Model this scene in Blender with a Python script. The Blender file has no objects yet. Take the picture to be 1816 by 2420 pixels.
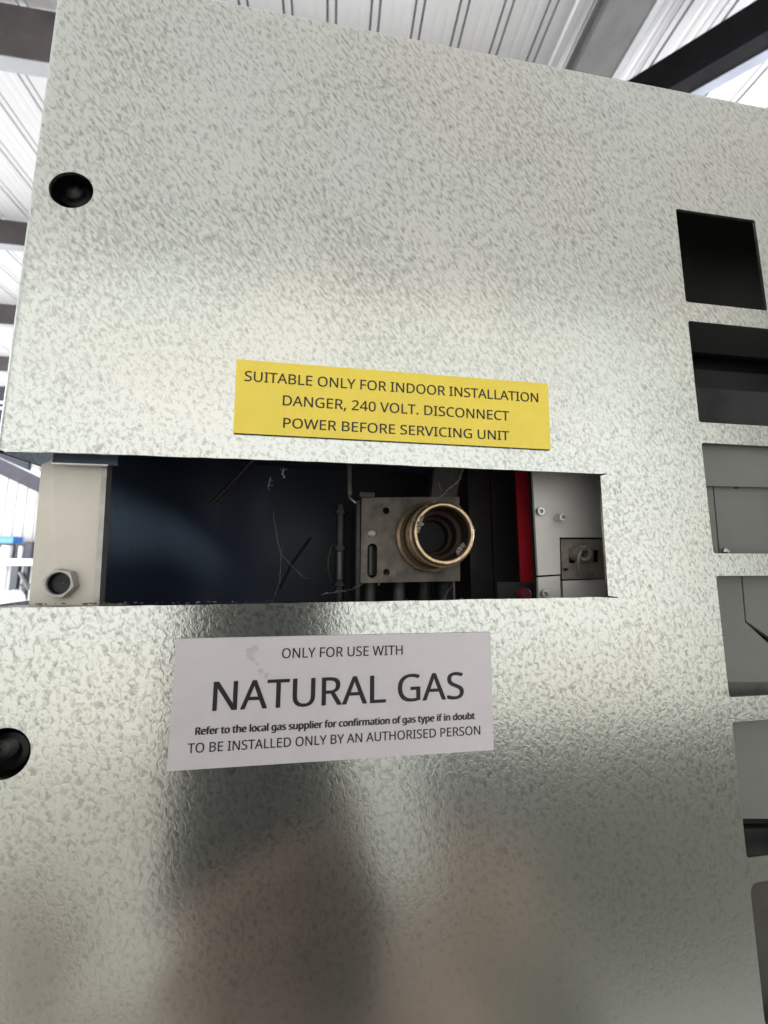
import bpy, bmesh, math, random, json
from mathutils import Vector, Matrix
random.seed(7)
R_ = math.radians
scene = bpy.context.scene
COL = scene.collection

# ------------------------------------------------------------------ camera
CH = 1.62                      # lens height above the floor, metres
DIST = 0.10                    # lens to casing panel, metres
PITCH, YAW, ROLL = 0.130122, -0.142089, -0.000898
F_PX, CX, CY = 910.0, 908.0, 1210.0
CAM = Vector((0, -DIST, CH))
RM = (Matrix.Rotation(YAW, 3, 'Z') @ Matrix.Rotation(PITCH, 3, 'X') @ Matrix.Rotation(ROLL, 3, 'Y'))
c_right, c_fwd, c_up = RM.col[0], RM.col[1], RM.col[2]
cd = bpy.data.cameras.new('camera')
cam = bpy.data.objects.new('camera', cd)
COL.objects.link(cam)
cam.matrix_world = Matrix.Translation(CAM) @ Matrix((c_right, c_up, -c_fwd)).transposed().to_4x4()
cd.sensor_fit = 'VERTICAL'; cd.sensor_height = 36.0; cd.sensor_width = 27.0
cd.lens = F_PX / 2420.0 * 36.0
cd.clip_start = 0.004; cd.clip_end = 200
cd.dof.use_dof = True; cd.dof.focus_distance = 0.105; cd.dof.aperture_fstop = cd.lens / 0.62
scene.camera = cam

# ------------------------------------------------------------------ light
world = bpy.data.worlds.new('World'); scene.world = world
world.use_nodes = True
bg = world.node_tree.nodes['Background']
bg.inputs[0].default_value = (0.86, 0.93, 1.0, 1); bg.inputs[1].default_value = 0.5

def area(name, loc, target, sx, sy, power, col):
    l = bpy.data.lights.new(name, 'AREA'); l.shape = 'RECTANGLE'; l.size = sx; l.size_y = sy
    l.energy = power; l.color = col
    o = bpy.data.objects.new(name, l); COL.objects.link(o); o.location = loc
    o.rotation_euler = (Vector(target) - Vector(loc)).to_track_quat('-Z', 'Y').to_euler()
    return o
# daylight coming in through the roller door behind the camera and the open side on the left
area('door_daylight', (-1.2, -3.9, 2.36), (-1.2, 0, 2.42), 13.0, 4.68, 124, (1.0, 0.975, 0.925))
area('side_daylight', (-11.5, 6.0, 2.2), (-6, 6.5, 3.2), 9.5, 4.0, 1250, (0.92, 0.95, 1.0))
area('added_roof_fill', (8.0, 6.0, 2.2), (3, 6.0, 3.0), 8.5, 4.0, 1100, (0.95, 0.96, 1.0))  # added lamp on the right, brightens the roof; no known opening there

scene.view_settings.view_transform = 'Standard'
scene.view_settings.look = 'None'
scene.view_settings.exposure = 0.27
scene.view_settings.gamma = 1.0
scene.cycles.use_denoising = True
scene.cycles.max_bounces = 8
scene.cycles.caustics_reflective = False
scene.cycles.sample_clamp_indirect = 2

# ------------------------------------------------------------------ helpers
def at(px, py, y=0.0):
    """point of the vertical plane at depth y behind the casing panel (survey of the photograph)"""
    d = RM @ Vector(((px - CX) / F_PX, 1.0, -(py - CY) / F_PX))
    return CAM + d * ((y + DIST) / d.y)
def ceil_at(px, py, h):
    d = RM @ Vector(((px - CX) / F_PX, 1.0, -(py - CY) / F_PX))
    return CAM + d * (h / d.z)

def mat(name, base, rough=0.5, metal=0.0, spec=0.5, noise=None, bump=None, dark=None, emit=None):
    m = bpy.data.materials.new(name); m.use_nodes = True
    nt = m.node_tree; b = nt.nodes['Principled BSDF']
    b.inputs['Base Color'].default_value = (*base, 1)
    b.inputs['Roughness'].default_value = rough
    b.inputs['Metallic'].default_value = metal
    b.inputs['Specular IOR Level'].default_value = spec
    tc = nt.nodes.new('ShaderNodeTexCoord')
    if noise:                                  # (scale, amount) mottled wear and dust
        n = nt.nodes.new('ShaderNodeTexNoise'); n.inputs['Scale'].default_value = noise[0]
        n.inputs['Detail'].default_value = 6; n.inputs['Roughness'].default_value = 0.65
        nt.links.new(tc.outputs['Object'], n.inputs['Vector'])
        r = nt.nodes.new('ShaderNodeValToRGB')
        r.color_ramp.elements[0].position = 0.3; r.color_ramp.elements[1].position = 0.7
        d = dark or tuple(c * (1 - noise[1]) for c in base)
        r.color_ramp.elements[0].color = (*d, 1); r.color_ramp.elements[1].color = (*base, 1)
        nt.links.new(n.outputs['Fac'], r.inputs['Fac'])
        nt.links.new(r.outputs['Color'], b.inputs['Base Color'])
        mr = nt.nodes.new('ShaderNodeMapRange')
        mr.inputs['To Min'].default_value = min(1, rough * 1.25); mr.inputs['To Max'].default_value = rough * 0.85
        nt.links.new(n.outputs['Fac'], mr.inputs['Value'])
        nt.links.new(mr.outputs['Result'], b.inputs['Roughness'])
    if bump:                                   # (scale, distance)
        n2 = nt.nodes.new('ShaderNodeTexNoise'); n2.inputs['Scale'].default_value = bump[0]
        n2.inputs['Detail'].default_value = 4
        nt.links.new(tc.outputs['Object'], n2.inputs['Vector'])
        bp = nt.nodes.new('ShaderNodeBump'); bp.inputs['Distance'].default_value = bump[1]
        bp.inputs['Strength'].default_value = 0.8
        nt.links.new(n2.outputs['Fac'], bp.inputs['Height'])
        nt.links.new(bp.outputs['Normal'], b.inputs['Normal'])
    return m

def embossed_metal():
    """pale green-grey sheet metal with a stucco emboss of short slanting pits"""
    m = bpy.data.materials.new('embossed_sheet'); m.use_nodes = True
    nt = m.node_tree; b = nt.nodes['Principled BSDF']; L = nt.links
    tc = nt.nodes.new('ShaderNodeTexCoord')
    def grain(stretch, ang, scale, dist):
        mp = nt.nodes.new('ShaderNodeMapping'); mp.vector_type = 'TEXTURE'
        mp.inputs['Rotation'].default_value = (0, R_(ang), 0); mp.inputs['Scale'].default_value = (1.0, 1.0, stretch)
        L.new(tc.outputs['Object'], mp.inputs['Vector'])
        n = nt.nodes.new('ShaderNodeTexNoise'); n.inputs['Scale'].default_value = scale
        n.inputs['Detail'].default_value = 2.2; n.inputs['Roughness'].default_value = 0.55; n.inputs['Distortion'].default_value = dist
        L.new(mp.outputs['Vector'], n.inputs['Vector']); return n
    g1, g2 = grain(2.7, -33, 1170, 0.5), grain(1.35, -24, 930, 0.8)
    gm = nt.nodes.new('ShaderNodeTexNoise'); gm.inputs['Scale'].default_value = 22; gm.inputs['Detail'].default_value = 2
    L.new(tc.outputs['Object'], gm.inputs['Vector'])
    sx = nt.nodes.new('ShaderNodeSeparateXYZ'); L.new(tc.outputs['Object'], sx.inputs['Vector'])
    zr = nt.nodes.new('ShaderNodeMapRange'); zr.inputs['From Min'].default_value = CH + 0.02; zr.inputs['From Max'].default_value = CH + 0.10
    L.new(sx.outputs['Z'], zr.inputs['Value'])
    n = nt.nodes.new('ShaderNodeMix'); L.new(zr.outputs['Result'], n.inputs['Factor']); L.new(g2.outputs['Fac'], n.inputs['A']); L.new(g1.outputs['Fac'], n.inputs['B'])
    # the emboss is shallower in places
    sh = nt.nodes.new('ShaderNodeMath'); sh.operation = 'MULTIPLY_ADD'; sh.inputs[1].default_value = 0.22; 
    L.new(gm.outputs['Fac'], sh.inputs[0]); L.new(n.outputs['Result'], sh.inputs[2])
    su = nt.nodes.new('ShaderNodeMath'); su.operation = 'SUBTRACT'; su.inputs[1].default_value = 0.11; L.new(sh.outputs[0], su.inputs[0])
    r = nt.nodes.new('ShaderNodeValToRGB'); e = r.color_ramp.elements
    e[0].position = 0.26; e[0].color = (0, 0, 0, 1); e[1].position = 0.60; e[1].color = (1, 1, 1, 1)
    L.new(su.outputs[0], r.inputs['Fac'])
    n2 = nt.nodes.new('ShaderNodeTexNoise'); n2.inputs['Scale'].default_value = 1500; n2.inputs['Detail'].default_value = 2
    L.new(tc.outputs['Object'], n2.inputs['Vector'])
    n3 = nt.nodes.new('ShaderNodeTexNoise'); n3.inputs['Scale'].default_value = 14; n3.inputs['Detail'].default_value = 3
    L.new(tc.outputs['Object'], n3.inputs['Vector'])
    mx = nt.nodes.new('ShaderNodeMath'); mx.operation = 'MULTIPLY_ADD'; mx.inputs[1].default_value = 0.10
    L.new(n2.outputs['Fac'], mx.inputs[0]); L.new(r.outputs['Color'], mx.inputs[2])
    bp = nt.nodes.new('ShaderNodeBump'); bp.inputs['Distance'].default_value = 0.000021; bp.inputs['Strength'].default_value = 0.34
    L.new(mx.outputs[0], bp.inputs['Height']); L.new(bp.outputs['Normal'], b.inputs['Normal'])
    # shade of the pits painted into the colour
    c = nt.nodes.new('ShaderNodeValToRGB'); q = c.color_ramp.elements
    q[0].position = 0.0; q[0].color = (0.33, 0.335, 0.30, 1); q[1].position = 0.85; q[1].color = (0.72, 0.725, 0.672, 1)
    # bump and pit colour both fade low down
    zb = nt.nodes.new('ShaderNodeMapRange'); zb.inputs['From Min'].default_value = CH - 0.11; zb.inputs['From Max'].default_value = CH - 0.03
    zb.inputs['To Min'].default_value = 0.34; zb.inputs['To Max'].default_value = 1.0; L.new(sx.outputs['Z'], zb.inputs['Value'])
    z2 = nt.nodes.new('ShaderNodeMath'); z2.operation = 'POWER'; z2.inputs[1].default_value = 1.7; L.new(zb.outputs['Result'], z2.inputs[0]); L.new(z2.outputs[0], bp.inputs['Strength']); 
    iv = nt.nodes.new('ShaderNodeMapRange'); iv.inputs['From Min'].default_value = 0; iv.inputs['From Max'].default_value = 1
    iv.inputs['To Max'].default_value = 1.0; L.new(r.outputs['Color'], iv.inputs['Value'])
    mi = nt.nodes.new('ShaderNodeMath'); mi.operation = 'SUBTRACT'; mi.inputs[0].default_value = 1.0; L.new(zb.outputs['Result'], mi.inputs[1])
    L.new(mi.outputs[0], iv.inputs['To Min'])
    L.new(iv.outputs['Result'], c.inputs['Fac'])
    t = nt.nodes.new('ShaderNodeMix'); t.data_type = 'RGBA'; t.blend_type = 'MULTIPLY'; t.inputs['Factor'].default_value = 0.5
    rr = nt.nodes.new('ShaderNodeValToRGB'); s = rr.color_ramp.elements
    s[0].position = 0.35; s[0].color = (0.90, 0.97, 0.95, 1); s[1].position = 0.65; s[1].color = (1.0, 0.96, 0.92, 1)
    L.new(n3.outputs['Fac'], rr.inputs['Fac'])
    L.new(c.outputs['Color'], t.inputs['A']); L.new(rr.outputs['Color'], t.inputs['B'])
    L.new(t.outputs['Result'], b.inputs['Base Color'])
    b.inputs['Metallic'].default_value = 0.93; b.inputs['Roughness'].default_value = 0.20
    return m

M = {
 'sheet': embossed_metal(),
 'edge': mat('cut_edge', (0.22, 0.22, 0.20), 0.5, 0.7, noise=(300, 0.5)),
 'zinc': mat('galvanised', (0.50, 0.48, 0.44), 0.42, 0.6, noise=(160, 0.35), bump=(900, 0.00006)),
 'zinc_dark': mat('dull_zinc', (0.20, 0.195, 0.18), 0.5, 0.55, noise=(160, 0.35)),
 'cream': mat('cream_paint', (0.80, 0.745, 0.63), 0.5, 0.0, noise=(70, 0.14), bump=(700, 0.00005)),
 'grey_plate': mat('grey_paint_plate', (0.62, 0.60, 0.55), 0.5, 0.25, noise=(90, 0.14), bump=(1200, 0.00003)),
 'vent_plate': mat('vent_grey_paint', (0.21, 0.215, 0.192), 0.85, 0.0, 0.15, noise=(60, 0.10)),
 'black': mat('black_void_paint', (0.012, 0.012, 0.012), 0.7),
 'navy': mat('dark_blued_steel', (0.045, 0.064, 0.100), 0.4, 0.0, 0.6, noise=(40, 0.3), bump=(220, 0.0001)),
 'liner': mat('hazed_blued_steel', (0.040, 0.055, 0.088), 0.42, 0.0, 0.5, bump=(220, 0.0001)),
 'charcoal': mat('charcoal_sheet', (0.035, 0.035, 0.036), 0.45, 0.3, noise=(120, 0.4)),
 'darkmetal': mat('dark_fitting', (0.05, 0.05, 0.048), 0.4, 0.5, noise=(200, 0.4)),
 'plug_red': mat('dusty_red_plug', (0.13, 0.012, 0.02), 0.7),
 'brown_plate': mat('dark_brown_grey_plate', (0.075, 0.07, 0.058), 0.8, noise=(60, 0.2)),
 'dark_red': mat('dark_red_rubber', (0.05, 0.006, 0.008), 0.7),
 'red': mat('red_paint', (0.50, 0.010, 0.024), 0.42, 0.0, noise=(120, 0.2)),
 'brass': mat('tarnished_brass', (0.62, 0.42, 0.17), 0.36, 0.9, noise=(190, 0.4), bump=(900, 0.0001), dark=(0.30, 0.20, 0.10)),
 'brass_dusty': mat('dusty_brass', (0.52, 0.37, 0.215), 0.46, 0.7, noise=(260, 0.4), bump=(800, 0.00012), dark=(0.26, 0.19, 0.12)),
 'brass_bright': mat('worn_bright_brass', (0.72, 0.54, 0.33), 0.28, 0.9, noise=(330, 0.5)),
 'bore': mat('dark_brass_bore', (0.065, 0.033, 0.02), 0.6, 0.3, noise=(260, 0.4)),
 'cast': mat('dusty_cast_alloy', (0.34, 0.30, 0.245), 0.65, 0.2, noise=(210, 0.5), bump=(700, 0.00012)),
 'steel': mat('bright_steel', (0.62, 0.62, 0.60), 0.28, 0.95, noise=(500, 0.3)),
 'copper': mat('old_copper', (0.16, 0.115, 0.09), 0.45, 0.6, noise=(400, 0.4)),
 'fluff': mat('cobweb_dust', (0.30, 0.275, 0.235), 0.95),
 'yellow': mat('yellow_laminate', (1.0, 0.76, 0.04), 0.25, 0.0, 0.8, noise=(90, 0.09)),
 'ply': mat('laminate_core', (0.05, 0.045, 0.035), 0.6),
 'paper': mat('lilac_white_sticker', (0.77, 0.715, 0.725), 0.5, 0.0, 0.4, noise=(75, 0.09)),
 'smudge': mat('sticker_smudge', (0.66, 0.605, 0.61), 0.8, noise=(300, 0.1)),
 'ink': mat('black_ink', (0.018, 0.017, 0.019), 0.55),
 'ink_soft': mat('faded_black_ink', (0.028, 0.025, 0.018), 0.6),
 'roof': mat('white_roof_sheet', (0.80, 0.79, 0.80), 0.42, 0.0, noise=(2.5, 0.06)),
 'purlin': mat('shaded_brown_purlin', (0.13, 0.11, 0.11), 0.6, noise=(5, 0.4)),
 'flange': mat('pale_lit_flange', (0.52, 0.53, 0.55), 0.5, noise=(6, 0.2)),
 'rafter': mat('grey_rafter_paint', (0.17, 0.17, 0.165), 0.6, noise=(5, 0.3)),
 'brace': mat('black_brace_paint', (0.008, 0.008, 0.010), 0.7, 0.0, 0.15, noise=(9, 0.4)),
 'lit_flange': mat('blue_lit_flange', (0.42, 0.45, 0.55), 0.5, noise=(7, 0.2)),
 'wall': mat('grey_wall_sheet', (0.55, 0.53, 0.51), 0.6, noise=(1.2, 0.08)),
 'dark_wall': mat('dark_wall_sheet', (0.30, 0.30, 0.27), 0.8, noise=(1.0, 0.3)),
 'floor': mat('concrete_floor', (0.66, 0.655, 0.61), 0.75, noise=(1.4, 0.3), bump=(40, 0.002)),
 'bench_top': mat('pale_bench_top', (0.72, 0.80, 0.82), 0.4, noise=(5, 0.1)),
 'bench_leg': mat('dark_bench_steel', (0.03, 0.035, 0.045), 0.5, noise=(8, 0.3)),
 'blue': mat('blue_plastic', (0.035, 0.23, 0.72), 0.4, noise=(6, 0.15)),
 'carton': mat('grey_purple_carton', (0.07, 0.062, 0.082), 0.7, noise=(8, 0.3)),
 'white': mat('white_plastic', (0.82, 0.82, 0.84), 0.45, noise=(4, 0.06)),
 'phone': mat('dark_phone_glass', (0.05, 0.056, 0.053), 0.7, 0.0, 0.2, noise=(80, 0.1)),
 'lens': mat('phone_lens_glass', (0.01, 0.01, 0.015), 0.1),
 'skin': mat('skin', (0.185, 0.118, 0.088), 0.5, noise=(60, 0.15)),
 'sleeve': mat('olive_sleeve', (0.07, 0.075, 0.055), 0.9, noise=(120, 0.3)),
}

def link(name, me, m, parent=None, **props):
    o = bpy.data.objects.new(name, me); COL.objects.link(o)
    if m is not None:
        for x in (m if isinstance(m, (list, tuple)) else [m]): o.data.materials.append(x)
    if parent is not None: o.parent = parent
    for k, v in props.items(): o[k] = v
    return o
def obj(name, bm, m, parent=None, smooth=False, **props):
    me = bpy.data.meshes.new(name); bmesh.ops.recalc_face_normals(bm, faces=bm.faces[:])
    bm.to_mesh(me); bm.free()
    if smooth:
        for p in me.polygons: p.use_smooth = True
        try: me.set_sharp_from_angle(angle=R_(38))
        except Exception: pass
    return link(name, me, m, parent, **props)
def thing(name, label, cat, group=None, **props):
    o = bpy.data.objects.new(name, None); COL.objects.link(o)
    o['label'] = label; o['category'] = cat
    if group: o['group'] = group
    for k, v in props.items(): o[k] = v
    return o
def tag(o, label, cat, group=None):
    o['label'] = label; o['category'] = cat
    if group: o['group'] = group
    return o
def box(bm, a, b, bev=0.0, mi=0):
    a = Vector(a); b = Vector(b); c = (a + b) / 2; s = b - a
    r = bmesh.ops.create_cube(bm, size=1, matrix=Matrix.Translation(c) @ Matrix.Diagonal((abs(s.x), abs(s.y), abs(s.z), 1)))
    fs = {f for v in r['verts'] for f in v.link_faces}
    for f in fs: f.material_index = mi
    if bev > 0:
        es = list({e for v in r['verts'] for e in v.link_edges})
        bmesh.ops.bevel(bm, geom=es, offset=bev, segments=2, affect='EDGES', profile=0.7)
def prism(bm, pts, y0, y1, bev=0.0):
    """outline pts (x, z) in order, front at y0, back at y1"""
    f = [bm.verts.new((x, y0, z)) for x, z in pts]; k = [bm.verts.new((x, y1, z)) for x, z in pts]
    n = len(pts)
    bm.faces.new(f); bm.faces.new(k[::-1])
    for i in range(n): bm.faces.new((f[i], f[(i + 1) % n], k[(i + 1) % n], k[i]))
def tube(bm, pts, r, n=10, cap=True):
    pts = [Vector(p) for p in pts]; rings = []
    rs = r if isinstance(r, (list, tuple)) else [r] * len(pts)
    for i, p in enumerate(pts):
        t = (pts[min(i + 1, len(pts) - 1)] - pts[max(i - 1, 0)]).normalized()
        u = t.orthogonal().normalized() if i == 0 else (u0 - t * u0.dot(t)).normalized()
        u0 = u; v = t.cross(u)
        rings.append([bm.verts.new(p + (u * math.cos(2 * math.pi * k / n) + v * math.sin(2 * math.pi * k / n)) * rs[i]) for k in range(n)])
    for a, b in zip(rings, rings[1:]):
        for k in range(n): bm.faces.new((a[k], a[(k + 1) % n], b[(k + 1) % n], b[k]))
    if cap: bm.faces.new(rings[0][::-1]); bm.faces.new(rings[-1])
def lathe(bm, c, prof, n=48, jit=0.0):
    """profile (y, r) turned about the horizontal axis through c that runs along y"""
    rings = []
    for y, r in prof:
        rings.append([bm.verts.new((c[0] + r * (1 + random.uniform(-jit, jit)) * math.cos(2 * math.pi * k / n), c[1] + y,
                                    c[2] + r * (1 + random.uniform(-jit, jit)) * math.sin(2 * math.pi * k / n))) for k in range(n)])
    for a, b in zip(rings, rings[1:]):
        for k in range(n): bm.faces.new((a[k], a[(k + 1) % n], b[(k + 1) % n], b[k]))
    return rings
def flat_shape(name, polys, m, parent=None, extrude=0.0, **props):
    """filled outline (with holes) from closed polylines in (x, z); lies in the plane y = 0, thickness 2*extrude"""
    cu = bpy.data.curves.new(name, 'CURVE'); cu.dimensions = '2D'; cu.fill_mode = 'BOTH'; cu.extrude = extrude
    for poly in polys:
        s = cu.splines.new('POLY'); s.points.add(len(poly) - 1); s.use_cyclic_u = True
        for q, (x, z) in zip(s.points, poly): q.co = (x, z, 0, 1)
    tmp = bpy.data.objects.new(name, cu); COL.objects.link(tmp)
    me = bpy.data.meshes.new_from_object(tmp.evaluated_get(bpy.context.evaluated_depsgraph_get()))
    bpy.data.objects.remove(tmp); bpy.data.curves.remove(cu)
    me.transform(Matrix.Rotation(R_(90), 4, 'X'))
    me.name = name; me.materials.clear()
    return link(name, me, m, parent, **props)
def shift(o, dy):
    o.data.transform(Matrix.Translation((0, dy, 0)))
def circ(cx, cz, r, n=40, rz=None):
    rz = rz or r
    return [(cx + r * math.cos(2 * math.pi * k / n), cz + rz * math.sin(2 * math.pi * k / n)) for k in range(n)]
def hexa(cx, cz, r, a=0.0):
    return [(cx + r * math.cos(a + math.pi / 3 * k), cz + r * math.sin(a + math.pi / 3 * k)) for k in range(6)]

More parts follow.
